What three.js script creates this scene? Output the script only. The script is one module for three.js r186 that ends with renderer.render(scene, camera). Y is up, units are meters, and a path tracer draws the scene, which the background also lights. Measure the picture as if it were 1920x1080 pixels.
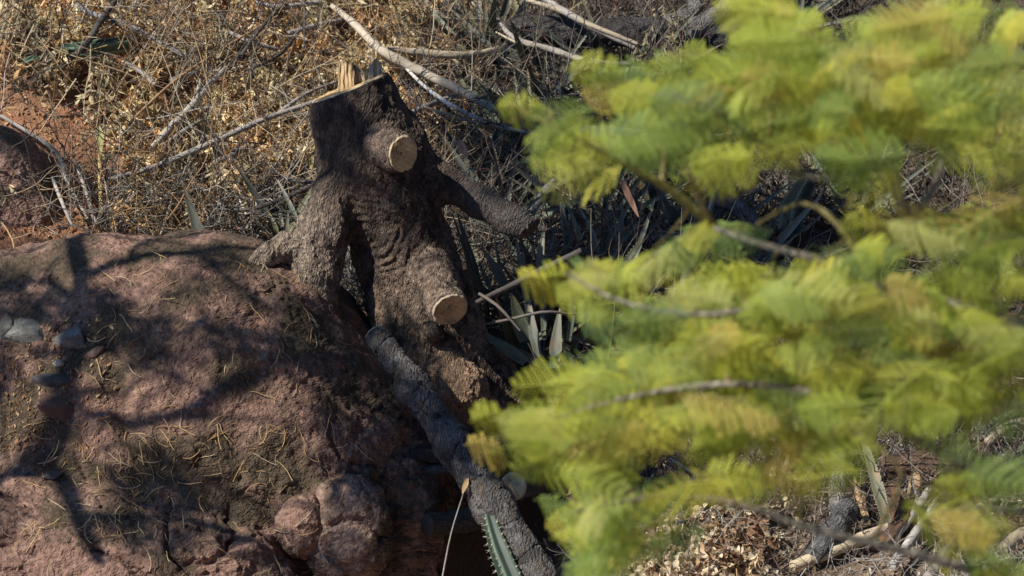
import * as THREE from 'three';
import { Sky } from 'three/addons/objects/Sky.js';
import { ImprovedNoise } from 'three/addons/math/ImprovedNoise.js';
import { mergeGeometries } from 'three/addons/utils/BufferGeometryUtils.js';

// ------------------------------------------------------------------ camera, sky, sun, exposure
const scene = new THREE.Scene();
const PITCH = 20 * Math.PI / 180, DIST = 12, VF = 2.7;           // 2.7 m tall at 12 m
const camera = new THREE.PerspectiveCamera(2 * Math.atan(VF / 2 / DIST) * 180 / Math.PI, 16 / 9, 0.1, 400);
camera.position.set(0, DIST * Math.sin(PITCH), DIST * Math.cos(PITCH));
camera.lookAt(0, 0, 0);
camera.focus = 11.9; camera.userData.fStop = 3.9;
const renderer = new THREE.WebGLRenderer({ antialias: true });
renderer.toneMapping = THREE.LinearToneMapping;
renderer.toneMappingExposure = 1.25;
renderer.shadowMap.enabled = true;
const SUN = new THREE.Vector3(-0.6, 0.74, 0.36).normalize();
const sky = new Sky();
sky.name = 'sky'; sky.scale.setScalar(300);
sky.material.uniforms.sunPosition.value.copy(SUN);
sky.material.uniforms.turbidity.value = 6; sky.material.uniforms.rayleigh.value = 0.7;
sky.userData.kind = 'structure';
scene.add(sky);
scene.environmentIntensity = 0.1;
const sun = new THREE.DirectionalLight(new THREE.Color(1, 0.92, 0.79), 5);
sun.name = 'sun'; sun.position.copy(SUN).multiplyScalar(20); sun.castShadow = true;
sun.shadow.camera.left = sun.shadow.camera.bottom = -8; sun.shadow.camera.right = sun.shadow.camera.top = 8;
sun.shadow.camera.far = 60; sun.shadow.mapSize.set(4096, 4096);
scene.add(sun, sun.target);

// ------------------------------------------------------------------ helpers
let seed = 7;
function rnd() { seed = (seed + 0x6D2B79F5) | 0; let t = Math.imul(seed ^ (seed >>> 15), 1 | seed); t = (t + Math.imul(t ^ (t >>> 7), 61 | t)) ^ t; return ((t ^ (t >>> 14)) >>> 0) / 4294967296; }
const rr = (a, b) => a + (b - a) * rnd();
const pick = a => a[Math.floor(rnd() * a.length)];
const reseed = s => { seed = s; };
// ImprovedNoise shuffles nothing: its table is fixed, so it repeats between runs
const IN = new ImprovedNoise();
const n3 = (x, y, z) => IN.noise(x + 131.7, y + 57.3, z + 211.9);
function fbm(x, y, z, o = 4) { let a = 0.5, s = 0; for (let i = 0; i < o; i++) { s += a * n3(x, y, z); x *= 2.03; y *= 2.03; z *= 2.03; a *= 0.5; } return s; }
const V = (x, y, z) => new THREE.Vector3(x, y, z);
const clamp = (x, a = 0, b = 1) => Math.min(b, Math.max(a, x));
const sstep = (a, b, x) => { const t = clamp((x - a) / (b - a)); return t * t * (3 - 2 * t); };
const mix = (a, b, t) => a + (b - a) * t;
const mixc = (a, b, t) => [mix(a[0], b[0], t), mix(a[1], b[1], t), mix(a[2], b[2], t)];
const FW = V(0, -Math.sin(PITCH), -Math.cos(PITCH)), UP = V(0, Math.cos(PITCH), -Math.sin(PITCH));
const K = VF / 1080 / DIST;                                       // metres per photo pixel per metre of distance
// the point of the place that lies d metres out along the line of sight through a photo pixel
function P(px, py, d = 12) { return camera.position.clone().addScaledVector(FW, d).addScaledVector(UP, (540 - py) * K * d).add(V((px - 960) * K * d, 0, 0)); }
function rayDir(px, py) { return FW.clone().addScaledVector(UP, (540 - py) * K).add(V((px - 960) * K, 0, 0)); }
function viewOf(p) { const q = p.clone().sub(camera.position); const d = q.dot(FW); return [960 + q.x / K / d, 540 - q.dot(UP) / K / d, d]; }
const M = r => r * K * DIST;                                      // photo pixels to metres at 12 m

function tag(o, label, category, group, kind) {
  if (label) o.userData.label = label; if (category) o.userData.category = category;
  if (group) o.userData.group = group; if (kind) o.userData.kind = kind; return o;
}
const used = {};
function numbered(n) { used[n] = (used[n] ?? -1) + 1; return used[n] ? n + '_' + String(used[n]).padStart(3, '0') : n; }
function shade(m) { m.castShadow = m.receiveShadow = true; return m; }
function thing(name, label, category, base, group) {
  const g = new THREE.Group(); g.name = numbered(name); g.position.copy(base); scene.add(g); return tag(g, label, category, group);
}
function part(t, name, geo, mat) {                               // geo is in world metres
  const w = V(0, 0, 0); for (let o = t; o && o !== scene; o = o.parent) w.add(o.position);
  geo.translate(-w.x, -w.y, -w.z);
  const m = shade(new THREE.Mesh(geo, mat)); m.name = name; t.add(m); return m;
}
function solo(name, geo, mat, label, category, group, kind) {
  geo.computeBoundingBox(); const b = geo.boundingBox, c = V((b.min.x + b.max.x) / 2, b.min.y, (b.min.z + b.max.z) / 2);
  geo.translate(-c.x, -c.y, -c.z);
  const m = shade(new THREE.Mesh(geo, mat)); m.name = numbered(name); m.position.copy(c); scene.add(m);
  return tag(m, label, category, group, kind);
}

// ------------------------------------------------------------------ textures (relief and grain only)
function tex(n, f, repeat) {
  const d = new Uint8Array(n * n * 4);
  for (let y = 0; y < n; y++) for (let x = 0; x < n; x++) { const v = clamp(f(x / n, y / n)) * 255, i = (y * n + x) * 4; d[i] = d[i + 1] = d[i + 2] = v; d[i + 3] = 255; }
  const t = new THREE.DataTexture(d, n, n); t.wrapS = t.wrapT = THREE.MirroredRepeatWrapping; t.magFilter = THREE.LinearFilter; t.repeat.set(repeat, repeat); t.needsUpdate = true; return t;
}
const rockBump = tex(512, (u, v) => 0.5 + 0.55 * fbm(u * 24, v * 24, 1, 5) - 0.5 * Math.max(0, n3(u * 60, v * 60, 5)), 2);
const barkBump = tex(512, (u, v) => { const q = 0.25 * fbm(u * 20, v * 12, 5, 2); return 0.25 + 0.4 * fbm(u * 40, v * 14, 2, 4) + 0.9 * Math.min(0.45, Math.abs(n3(u * 26 + q * 6, v * 11 + q * 6, 8)) * 1.6); }, 3);
const MAT = {
  rock: new THREE.MeshStandardMaterial({ vertexColors: true, roughness: 0.95, bumpMap: rockBump, bumpScale: 0.012 }),
  soil: new THREE.MeshStandardMaterial({ vertexColors: true, roughness: 1, bumpMap: rockBump, bumpScale: 0.012 }),
  bark: new THREE.MeshStandardMaterial({ vertexColors: true, roughness: 0.92, bumpMap: barkBump, bumpScale: 0.022 }),
  twig: new THREE.MeshStandardMaterial({ vertexColors: true, roughness: 0.85, bumpMap: barkBump, bumpScale: 0.002 }),
  wood: new THREE.MeshStandardMaterial({ vertexColors: true, roughness: 0.8, bumpMap: barkBump, bumpScale: 0.002 }),
  agave: new THREE.MeshPhysicalMaterial({ vertexColors: true, roughness: 0.62, side: THREE.DoubleSide }),
  cactus: new THREE.MeshStandardMaterial({ vertexColors: true, roughness: 0.55 }),
  dryLeaf: new THREE.MeshPhysicalMaterial({ vertexColors: true, roughness: 0.95, transmission: 0.3, thickness: 0, side: THREE.DoubleSide }),
  plain: new THREE.MeshStandardMaterial({ vertexColors: true, roughness: 0.9 }),
};
const leafMat = c => new THREE.MeshPhysicalMaterial({ color: new THREE.Color().setRGB(...c), roughness: 0.75, transmission: 0.45, thickness: 0, side: THREE.DoubleSide });

// ------------------------------------------------------------------ geometry tools
// a limb: a tapered, slightly lumpy tube along a curve, with end caps; o.a and o.b are its two bark tones
function limb(pts, rad, o = {}) {
  const c = new THREE.CatmullRomCurve3(pts, false, 'centripetal'), L = c.getLength(), R = o.rad ?? 7;
  const n = o.seg ?? Math.max(3, Math.round(L / (o.step ?? 0.05)));
  const a = o.a ?? [0.2, 0.16, 0.12], b = o.b ?? [0.32, 0.27, 0.21], amp = o.amp ?? 0.18, fr = o.fr ?? 14, cap = o.cap;
  const pos = [], col = [], uv = [], idx = [];
  let nrm = null, off = rnd() * 50;
  for (let i = 0; i <= n; i++) {
    const t = i / n, p = c.getPointAt(t), tg = c.getTangentAt(t);
    if (!nrm) nrm = Math.abs(tg.y) < 0.9 ? V(0, 1, 0).cross(tg).normalize() : V(1, 0, 0).cross(tg).normalize();
    nrm.addScaledVector(tg, -nrm.dot(tg)).normalize();
    const bn = tg.clone().cross(nrm);
    const f = t * (rad.length - 1), k = Math.min(rad.length - 2, Math.floor(f));
    const r0 = rad.length > 1 ? mix(rad[k], rad[k + 1], f - k) : rad[0];
    for (let j = 0; j <= R; j++) {
      const an = (j % R) / R * Math.PI * 2, d = nrm.clone().multiplyScalar(Math.cos(an)).addScaledVector(bn, Math.sin(an));
      const q = p.clone().addScaledVector(d, r0);
      let m = 1 + amp * fbm(q.x * fr + off, q.y * fr, q.z * fr, 3) * 1.6;
      if (o.ribs) m *= 1 + o.ribDepth * Math.cos(an * o.ribs);
      q.copy(p).addScaledVector(d, r0 * m);
      pos.push(q.x, q.y, q.z);
      let s = 0.5 + 0.9 * fbm(Math.cos(an) * 2.6 + off, Math.sin(an) * 2.6, t * L * 4, 3) + 0.5 * n3(q.x * 45, q.y * 45, q.z * 45);
      let cc = mixc(a, b, clamp(s));
      if (o.ribs) cc = mixc(b, a, sstep(0.3, 0.95, Math.cos(an * o.ribs)));
      if (o.tint) cc = o.tint(cc, t, an, q);
      col.push(...cc); uv.push(j / R * r0 * 6.28, t * L);
    }
  }
  const W = R + 1;
  for (let i = 0; i < n; i++) for (let j = 0; j < R; j++) { const q = i * W + j; idx.push(q, q + W, q + 1, q + 1, q + W, q + W + 1); }
  for (const e of [0, 1]) {
    const p = c.getPointAt(e), tg = c.getTangentAt(e), i0 = pos.length / 3, row = e * n * W, r0 = rad[e ? rad.length - 1 : 0];
    p.addScaledVector(tg, (e ? 1 : -1) * r0 * (cap ? 0.03 : 0.5));
    pos.push(p.x, p.y, p.z); col.push(...(cap ?? a)); uv.push(0, 0);
    for (let j = 0; j <= R; j++) { const s = (row + j) * 3; pos.push(pos[s], pos[s + 1], pos[s + 2]); if (cap) col.push(...cap); else col.push(col[s], col[s + 1], col[s + 2]); uv.push(0, 0); }
    for (let j = 0; j < R; j++) e ? idx.push(i0, i0 + 1 + j, i0 + 2 + j) : idx.push(i0, i0 + 2 + j, i0 + 1 + j);
  }
  for (let k = 0; k < idx.length; k += 3) { const t = idx[k + 1]; idx[k + 1] = idx[k + 2]; idx[k + 2] = t; }
  return geom(pos, idx, col, uv);
}
function geom(pos, idx, col, uv) {
  const g = new THREE.BufferGeometry();
  g.setAttribute('position', new THREE.Float32BufferAttribute(pos, 3));
  if (col) g.setAttribute('color', new THREE.Float32BufferAttribute(col, 3));
  g.setAttribute('uv', new THREE.Float32BufferAttribute(uv ?? new Array(pos.length / 3 * 2).fill(0), 2));
  g.setIndex(idx); g.computeVertexNormals(); return g;
}
// surface nets: the skin of a solid given as a signed field; coarse is the same field without its relief
function skin(f, coarse, lo, hi, h, paint, margin = 0.08) {
  const B = 4, nx = Math.ceil((hi.x - lo.x) / h / B) * B + 1, ny = Math.ceil((hi.y - lo.y) / h / B) * B + 1, nz = Math.ceil((hi.z - lo.z) / h / B) * B + 1;
  const F = new Float32Array(nx * ny * nz), at = (i, j, k) => i + nx * (j + ny * k);
  for (let k = 0; k < nz; k += B) for (let j = 0; j < ny; j += B) for (let i = 0; i < nx; i += B) {
    const c = coarse(lo.x + (i + 2) * h, lo.y + (j + 2) * h, lo.z + (k + 2) * h), near = Math.abs(c) < B * h * 1.1 + margin;
    for (let kk = k; kk < Math.min(nz, k + B); kk++) for (let jj = j; jj < Math.min(ny, j + B); jj++) for (let ii = i; ii < Math.min(nx, i + B); ii++)
      F[at(ii, jj, kk)] = near ? f(lo.x + ii * h, lo.y + jj * h, lo.z + kk * h) : c;
  }
  const id = new Int32Array(nx * ny * nz).fill(-1), pos = [], idx = [];
  const cs = [[0, 0, 0], [1, 0, 0], [0, 1, 0], [1, 1, 0], [0, 0, 1], [1, 0, 1], [0, 1, 1], [1, 1, 1]], es = [];
  for (let a = 0; a < 8; a++) for (let b = a + 1; b < 8; b++) { const d = a ^ b; if (d === 1 || d === 2 || d === 4) es.push([a, b]); }
  const vals = new Float64Array(8);
  for (let k = 0; k < nz - 1; k++) for (let j = 0; j < ny - 1; j++) for (let i = 0; i < nx - 1; i++) {
    let m = 0; for (let c = 0; c < 8; c++) { vals[c] = F[at(i + cs[c][0], j + cs[c][1], k + cs[c][2])]; if (vals[c] < 0) m |= 1 << c; }
    if (m === 0 || m === 255) continue;
    let x = 0, y = 0, z = 0, n = 0;
    for (const [a, b] of es) if ((vals[a] < 0) !== (vals[b] < 0)) { const t = vals[a] / (vals[a] - vals[b]); x += mix(cs[a][0], cs[b][0], t); y += mix(cs[a][1], cs[b][1], t); z += mix(cs[a][2], cs[b][2], t); n++; }
    id[at(i, j, k)] = pos.length / 3; pos.push(lo.x + (i + x / n) * h, lo.y + (j + y / n) * h, lo.z + (k + z / n) * h);
  }
  const quad = (a, b, c, d, flip) => { if (a < 0 || b < 0 || c < 0 || d < 0) return; flip ? idx.push(a, c, b, a, d, c) : idx.push(a, b, c, a, c, d); };
  for (let k = 1; k < nz - 1; k++) for (let j = 1; j < ny - 1; j++) for (let i = 1; i < nx - 1; i++) {
    const s = F[at(i, j, k)] < 0;
    if (s !== (F[at(i + 1, j, k)] < 0)) quad(id[at(i, j - 1, k - 1)], id[at(i, j, k - 1)], id[at(i, j, k)], id[at(i, j - 1, k)], !s);
    if (s !== (F[at(i, j + 1, k)] < 0)) quad(id[at(i - 1, j, k - 1)], id[at(i - 1, j, k)], id[at(i, j, k)], id[at(i, j, k - 1)], !s);
    if (s !== (F[at(i, j, k + 1)] < 0)) quad(id[at(i - 1, j - 1, k)], id[at(i, j - 1, k)], id[at(i, j, k)], id[at(i - 1, j, k)], !s);
  }
  const g = geom(pos, idx), N = g.attributes.normal.array, col = new Float32Array(pos.length), uv = new Float32Array(pos.length / 3 * 2);
  for (let i = 0; i < pos.length; i += 3) {
    const c = paint(pos[i], pos[i + 1], pos[i + 2], N[i], N[i + 1], N[i + 2]); col[i] = c[0]; col[i + 1] = c[1]; col[i + 2] = c[2];
    uv[i / 3 * 2] = pos[i] + 0.35 * pos[i + 2]; uv[i / 3 * 2 + 1] = pos[i + 1] * 0.9 - 0.45 * pos[i + 2];
  }
  g.setAttribute('color', new THREE.BufferAttribute(col, 3)); g.setAttribute('uv', new THREE.BufferAttribute(uv, 2));
  return g;
}
const smin = (a, b, k) => { const h = Math.max(k - Math.abs(a - b), 0) / k; return Math.min(a, b) - h * h * k / 4; };
const smax = (a, b, k) => -smin(-a, -b, k);
function capsule(A, B, ra, rb) {
  const bx = B.x - A.x, by = B.y - A.y, bz = B.z - A.z, bb = bx * bx + by * by + bz * bz;
  return (x, y, z) => { const t = clamp(((x - A.x) * bx + (y - A.y) * by + (z - A.z) * bz) / bb); return Math.hypot(x - A.x - bx * t, y - A.y - by * t, z - A.z - bz * t) - mix(ra, rb, t); };
}
function chain(L, k) { const cs = []; for (let i = 0; i < L.length - 1; i++) cs.push(capsule(P(L[i][0], L[i][1], L[i][2]), P(L[i + 1][0], L[i + 1][1], L[i + 1][2]), M(L[i][3]), M(L[i + 1][3]))); return (x, y, z) => { let d = 9; for (const c of cs) d = smin(d, c(x, y, z), k); return d; }; }
// a rounded lump: superellipsoid with half-sizes along right, view-up and view axis
function lump(c, sx, sv, sw, p = 2.5, rot = 0) {
  const cr = Math.cos(rot), sr = Math.sin(rot), m = Math.min(sx, sv, sw);
  return (x, y, z) => {
    x -= c.x; y -= c.y; z -= c.z;
    let v = y * UP.y + z * UP.z, w = y * FW.y + z * FW.z, u = x * cr + v * sr; v = v * cr - x * sr;
    const k = Math.pow(Math.pow(Math.abs(u / sx), p) + Math.pow(Math.abs(v / sv), p) + Math.pow(Math.abs(w / sw), p), 1 / p);
    return (k - 1) * m * (k > 1 ? 1.0 : 1.0);
  };
}
function hit(f, px, py, d0 = 8.5, d1 = 17) {                      // where the line of sight through a pixel meets a field
  const r = rayDir(px, py), c = camera.position; let d = d0;
  for (let i = 0; i < 400 && d < d1; i++) { const v = f(c.x + r.x * d, c.y + r.y * d, c.z + r.z * d); if (v < 0.002) return [V(c.x + r.x * d, c.y + r.y * d, c.z + r.z * d), d]; d += Math.max(0.003, v * 0.5); }
  return null;
}
function grad(f, p) { const e = 0.01; return V(f(p.x + e, p.y, p.z) - f(p.x - e, p.y, p.z), f(p.x, p.y + e, p.z) - f(p.x, p.y - e, p.z), f(p.x, p.y, p.z + e) - f(p.x, p.y, p.z - e)).normalize(); }
const dummy = new THREE.Object3D();
function scatter(name, geo, mat, list, parent, label, category) {  // list of {p, q|e, s, c}; one uncountable mass
  const m = shade(new THREE.InstancedMesh(geo, mat, list.length)); m.name = parent ? name : numbered(name);
  const base = parent ? parent.position : V(0, 0, 0);
  list.forEach((l, i) => {
    dummy.position.copy(l.p).sub(base); if (l.q) dummy.quaternion.copy(l.q); else dummy.rotation.set(...(l.e ?? [0, 0, 0]));
    if (typeof l.s === 'number') dummy.scale.setScalar(l.s); else dummy.scale.copy(l.s ?? V(1, 1, 1));
    dummy.updateMatrix(); m.setMatrixAt(i, dummy.matrix); if (l.c) m.setColorAt(i, new THREE.Color().setRGB(...l.c));
  });
  m.userData.kind = 'stuff'; (parent ?? scene).add(m);
  if (!parent) tag(m, label, category); return m;
}
const qTo = (from, to) => new THREE.Quaternion().setFromUnitVectors(from, to.clone().normalize());
const qRand = () => new THREE.Quaternion().setFromEuler(new THREE.Euler(rr(0, 6.28), rr(0, 6.28), rr(0, 6.28)));

// ------------------------------------------------------------------ hillside
function groundY(x, z) {
  let y = -0.78 + (z < 0 ? 0.36 * Math.min(-z, 6) + 0.9 * sstep(6, 30, -z) : 0);
  y += (0.5 * sstep(0.3, -1.6, x) + 0.25 * sstep(-1.6, -2.6, x)) * sstep(0.6, -0.3, z);
  y -= 0.85 * sstep(0.45, 0.05, x) * sstep(-0.1, 0.6, z);          // the gully below the log
  y += z > 1.5 ? -0.5 * sstep(1.5, 4, z) + 3.2 * sstep(6.5, 11.5, z) : 0;
  return y + 0.10 * fbm(x * 0.9, 3, z * 0.9, 3) + 0.04 * fbm(x * 5, 8, z * 5, 3);
}
{
  const n = 330, pos = [], col = [], uv = [], idx = [];
  const warp = t => Math.sign(t) * (3.2 * Math.abs(t) + 90 * Math.pow(Math.abs(t), 5));
  for (let j = 0; j <= n; j++) for (let i = 0; i <= n; i++) {
    const x = warp(i / n * 2 - 1) - 0.2, z = warp(j / n * 2 - 1) - 1.0, y = groundY(x, z);
    pos.push(x, y, z); uv.push(x, z);
    const a = clamp(0.5 + 1.1 * fbm(x * 3, 1, z * 3, 4)), b = clamp(0.5 + 1.2 * n3(x * 14, 5, z * 14));
    const red = sstep(-0.9, -1.7, x);
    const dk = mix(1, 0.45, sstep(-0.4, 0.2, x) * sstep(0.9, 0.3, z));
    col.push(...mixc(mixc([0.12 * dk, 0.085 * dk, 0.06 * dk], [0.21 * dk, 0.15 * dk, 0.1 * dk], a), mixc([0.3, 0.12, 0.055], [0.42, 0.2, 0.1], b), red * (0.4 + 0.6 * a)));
  }
  for (let j = 0; j < n; j++) for (let i = 0; i < n; i++) { const q = j * (n + 1) + i; idx.push(q, q + n + 1, q + 1, q + 1, q + n + 1, q + n + 2); }
  const m = shade(new THREE.Mesh(geom(pos, idx, col, uv), MAT.soil)); m.name = 'hillside'; m.userData.kind = 'structure'; scene.add(m);
}
const groundField = (x, y, z) => (y - groundY(x, z)) * 0.8;
function onGround(px, py, lift = 0) { const h = hit(groundField, px, py, 9.5, 22) ?? [P(px, py, 14), 14]; return lift ? P(px, py, h[1] - lift) : h[0]; }

// ------------------------------------------------------------------ boulders and soil bank
const relief = (x, y, z) => { const q = fbm(x * 7, y * 9, z * 7, 3), w = 0.3 + 0.7 * sstep(-0.15, -0.75, y), e = n3(x * 2.2 + 5, y * 3.4, z * 2.2); return 0.07 * fbm(x * 2.6, y * 2.6, z * 2.6, 3) - 0.045 * w * sstep(0.07, 0, Math.abs(e)) * sstep(-0.2, 0.25, n3(x * 3, y * 3, z * 3 + 8)) + 0.045 * w * q + 0.02 * w * Math.abs(n3(x * 21, y * 21, z * 21)) + 0.008 * n3(x * 50, y * 50, z * 50) + 0.004 * n3(x * 95, y * 95, z * 95); };
function rockPaint(tone, moss) {
  return (x, y, z, nx, ny, nz) => {
    const a = clamp(0.5 + 1.3 * fbm(x * 3.1, y * 3.1, z * 3.1, 4)), b = clamp(0.5 + 1.2 * fbm(x * 19, y * 19, z * 19, 3)), g = n3(x * 70, y * 70, z * 70);
    let c = mixc(mixc([0.07, 0.039, 0.029], [0.2, 0.112, 0.083], a), [0.38, 0.24, 0.185], b * 0.68);
    c = mixc(c, tone, 0.35);
    const m = clamp(3.4 * (fbm(x * 4 + 9, y * 4, z * 4, 5) + moss - 0.03 + 0.12 * ny) + 0.5 * g * moss * 4);
    c = mixc(c, [0.055, 0.042, 0.024], m * 0.9);
    const k = (1 + 0.8 * g) * (1 + 1.1 * Math.max(0, n3(x * 120, y * 120, z * 120) - 0.25)); return [c[0] * k, c[1] * k, c[2] * k];
  };
}
// main boulder
const bMain = lump(P(225, 1010, 12.0), M(568), M(548), 1.0, 2.55), bSide = lump(P(735, 1060, 11.75), M(88), M(260), 0.4, 2.4), bTop = lump(P(330, 690, 12.05), M(300), M(225), 0.6, 2.3);
const boulderBase = (x, y, z) => smin(smin(bMain(x, y, z), bTop(x, y, z), 0.25), bSide(x, y, z), 0.12);
const crackF = (() => { const c = [[205, 640, 13], [222, 720, 20], [245, 815, 20], [335, 888, 17], [450, 945, 22], [550, 1008, 30], [600, 1075, 30]].map(([x, y, r]) => { const h = hit(boulderBase, x, y, 8, 20); return [x, y, h[1] - 0.01, r]; }); return chain(c, 0.03); })();
const boulderField = (x, y, z) => { const d = boulderBase(x, y, z) - relief(x, y, z); return d > 0.3 || d < -0.3 ? d : smax(d, -(crackF(x, y, z) + 0.025 * fbm(x * 9, y * 9, z * 9, 3)), 0.05); };
let lo = V(-3.6, -1.9, -1.2), hi = V(-0.2, 1.0, 1.9);
solo('boulder', skin(boulderField, boulderBase, lo, hi, 0.0105, rockPaint([0.17, 0.102, 0.073], 0.07)), MAT.rock, 'large rounded reddish brown boulder with mossy dark patches in front of the tree stump', 'boulder');
// soil bank at the left, with stones lying in it
const sA = lump(P(-260, 1010, 12.15), M(500), M(565), 1.0, 2.6), sB = lump(P(40, 830, 11.6), M(200), M(150), 0.46, 2.2);
const soilBase = (x, y, z) => smin(sA(x, y, z), sB(x, y, z), 0.3);
const soilField = (x, y, z) => soilBase(x, y, z) - relief(x, y, z) * 0.8 - 0.012 * Math.max(0, n3(x * 33, y * 33, z * 33));
const bank = solo('soil_bank', skin(soilField, soilBase, V(-3.6, -1.9, -1.2), V(-1.55, 1.0, 1.9), 0.011, (x, y, z, a, b, c) => {
  const k = rockPaint([0.3, 0.17, 0.11], -0.05)(x, y, z, a, b, c), s = clamp(0.5 + 1.4 * fbm(x * 6, y * 6, z * 6, 3)); return mixc(k, [0.3, 0.19, 0.125], s * 0.7);
}), MAT.soil); bank.userData.kind = 'structure';
// slab at the bottom left, in front of the crack
const slabBase = lump(P(60, 1250, 11.2), M(520), M(345), 0.6, 2.5, -0.12);
const slabField = (x, y, z) => slabBase(x, y, z) - relief(x, y, z) * 0.8;
solo('rock_slab', skin(slabField, slabBase, V(-3.6, -2.4, -0.2), V(-0.6, -0.1, 2.2), 0.0105, rockPaint([0.17, 0.102, 0.073], -0.02)), MAT.rock, 'low dusty rock slab strewn with straw at the lower left below the crack', 'rock');
// the knob
const kd = (px, py) => hit((x, y, z) => Math.min(boulderBase(x, y, z), slabBase(x, y, z)), px, py, 8, 20)[1];
const k1 = lump(P(648, 1000, kd(648, 1000) + 0.02), M(84), M(100), 0.2, 2.2), k2 = lump(P(566, 985, kd(566, 985) + 0.02), M(40), M(56), 0.12, 2.2);
const knobField = (x, y, z) => k1(x, y, z) - relief(x, y, z) * 0.7 - 0.012 * n3(x * 20, y * 20, z * 20);
solo('rock', skin(knobField, k1, V(-1.3, -2.0, 0.2), V(-0.3, -0.5, 1.9), 0.007, rockPaint([0.24, 0.18, 0.14], 0.06)), MAT.rock, 'round knobbly rock with lichen at the foot of the large boulder', 'rock');
const knob2Field = (x, y, z) => k2(x, y, z) - relief(x, y, z) * 0.6;
solo('rock', skin(knob2Field, k2, V(-1.4, -2.0, 0.2), V(-0.6, -0.5, 1.9), 0.007, rockPaint([0.17, 0.102, 0.073], 0.02)), MAT.rock, 'small rock wedged between the round knobbly rock and the boulder crack', 'rock');
// left boulder behind the bank
const lbBase = lump(P(-60, 420, 12.75), M(195), M(205), 0.42, 2.3, 0.25), lbField = (x, y, z) => lbBase(x, y, z) - relief(x, y, z) * 0.9;
solo('boulder', skin(lbField, lbBase, V(-3.5, -0.6, -1.7), V(-1.8, 1.1, 0.3), 0.0105, rockPaint([0.27, 0.17, 0.14], 0.0)), MAT.rock, 'purplish brown boulder at the left edge beside the dry brush', 'boulder');
const frontField = (x, y, z) => Math.min(boulderField(x, y, z), soilField(x, y, z), slabField(x, y, z), knobField(x, y, z), knob2Field(x, y, z));

// small stones on the bank
function stone(px, py, rx, ry, rot, tone, label, sharp = 1) {
  const h = hit(frontField, px, py) ?? [P(px, py, 11.5), 11.5], c = P(px, py, h[1] + M(Math.min(rx, ry)) * 0.3);
  const g = new THREE.IcosahedronGeometry(1, 5), p = g.attributes.position, col = [], planes = [];
  for (let i = 0; i < 13; i++) planes.push([V(rr(-1, 1), rr(-1, 1), rr(-1, 1)).normalize(), rr(0.4, 0.72)]);
  for (let i = 0; i < p.count; i++) {
    const v = V().fromBufferAttribute(p, i); let s = 1; for (const [n, d] of planes) { const k = v.dot(n); if (k > 0) s = Math.min(s, d / k); }
    s = mix(1, s, sharp); s *= 1 + 0.05 * fbm(v.x * 3 + px, v.y * 3, v.z * 3, 3) + 0.03 * n3(v.x * 9, v.y * 9, v.z * 9 + py);
    v.multiplyScalar(s * 1.3); v.set(v.x * M(rx), v.y * M(ry), v.z * M(Math.min(rx, ry)));
    const a = clamp(0.5 + fbm(v.x * 30, v.y * 30, v.z * 30 + px, 4)); col.push(...mixc(tone.map(t => t * 1.0), tone.map(t => t * 2.3), a));
    v.applyAxisAngle(V(0, 0, 1), rot).applyAxisAngle(V(1, 0, 0), -0.35); p.setXYZ(i, v.x + c.x, v.y + c.y, v.z + c.z);
  }
  g.setAttribute('color', new THREE.Float32BufferAttribute(col, 3)); g.computeVertexNormals();
  solo('stone', g, MAT.rock, label, 'stone');
}
reseed(31);
stone(56, 632, 46, 30, 0.1, [0.15, 0.15, 0.14], 'long grey stone in the soil bank left of the angular grey stone');
stone(125, 638, 31, 26, 0.4, [0.17, 0.17, 0.16], 'angular grey stone with a dark right face on the soil bank');
stone(14, 622, 20, 26, 0, [0.12, 0.115, 0.1], 'dark stone cut by the left edge of the picture beside the long grey stone', 0.6);
stone(98, 718, 30, 13, -0.05, [0.07, 0.072, 0.078], 'flat black stone lying on top of the brown stone');
stone(106, 765, 44, 27, -0.3, [0.12, 0.075, 0.055], 'brown earthy stone below the flat black stone', 1);
stone(178, 665, 17, 14, 0.6, [0.13, 0.09, 0.08], 'small dark red stone right of the angular grey stone');
stone(98, 890, 24, 12, 0.2, [0.14, 0.11, 0.1], 'small flat stone on the rock slab in the branch shadow');
stone(110, 682, 9, 7, 0, [0.5, 0.44, 0.36], 'tiny pale pebble below the angular grey stone', 0.4);

// ------------------------------------------------------------------ the stump
const TR = [[652, 120, 11.72, 66], [668, 210, 11.78, 76], [700, 290, 11.84, 97], [722, 370, 11.88, 86], [760, 470, 11.95, 86], [790, 570, 12.0, 94], [815, 650, 12.05, 96], [845, 740, 12.1, 112], [865, 860, 12.15, 130]];
const trunkParts = [];
for (let i = 0; i < TR.length - 1; i++) trunkParts.push(capsule(P(TR[i][0], TR[i][1], TR[i][2]), P(TR[i + 1][0], TR[i + 1][1], TR[i + 1][2]), M(TR[i][3]), M(TR[i + 1][3])));
const legF = chain([[652, 300, 11.82, 44], [632, 370, 11.76, 44], [606, 430, 11.74, 47], [592, 500, 11.76, 42], [588, 640, 11.8, 44]], 0.06);
const lowF = chain([[590, 470, 11.78, 26], [540, 462, 11.72, 24], [505, 478, 11.68, 19], [455, 515, 11.66, 15]], 0.04);
const armF = chain([[775, 312, 11.9, 40], [835, 343, 11.84, 31], [900, 379, 11.78, 28], [960, 412, 11.74, 25], [1070, 470, 11.7, 22]], 0.05), lipF = chain([[940, 394, 11.76, 10], [990, 414, 11.74, 9], [1014, 428, 11.72, 5], [1024, 430, 11.7, 3]], 0.015);
const st1A = P(706, 262, 11.74), st1B = P(762, 294, 11.32), st2A = P(788, 470, 11.95), st2B = P(850, 594, 11.42);
const stub1F = capsule(st1A, st1B, M(42), M(31)), stub2F = capsule(st2A, st2B, M(48), M(34));
const knotF = capsule(P(812, 640, 11.92), P(808, 617, 11.73), M(20), M(15));
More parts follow.
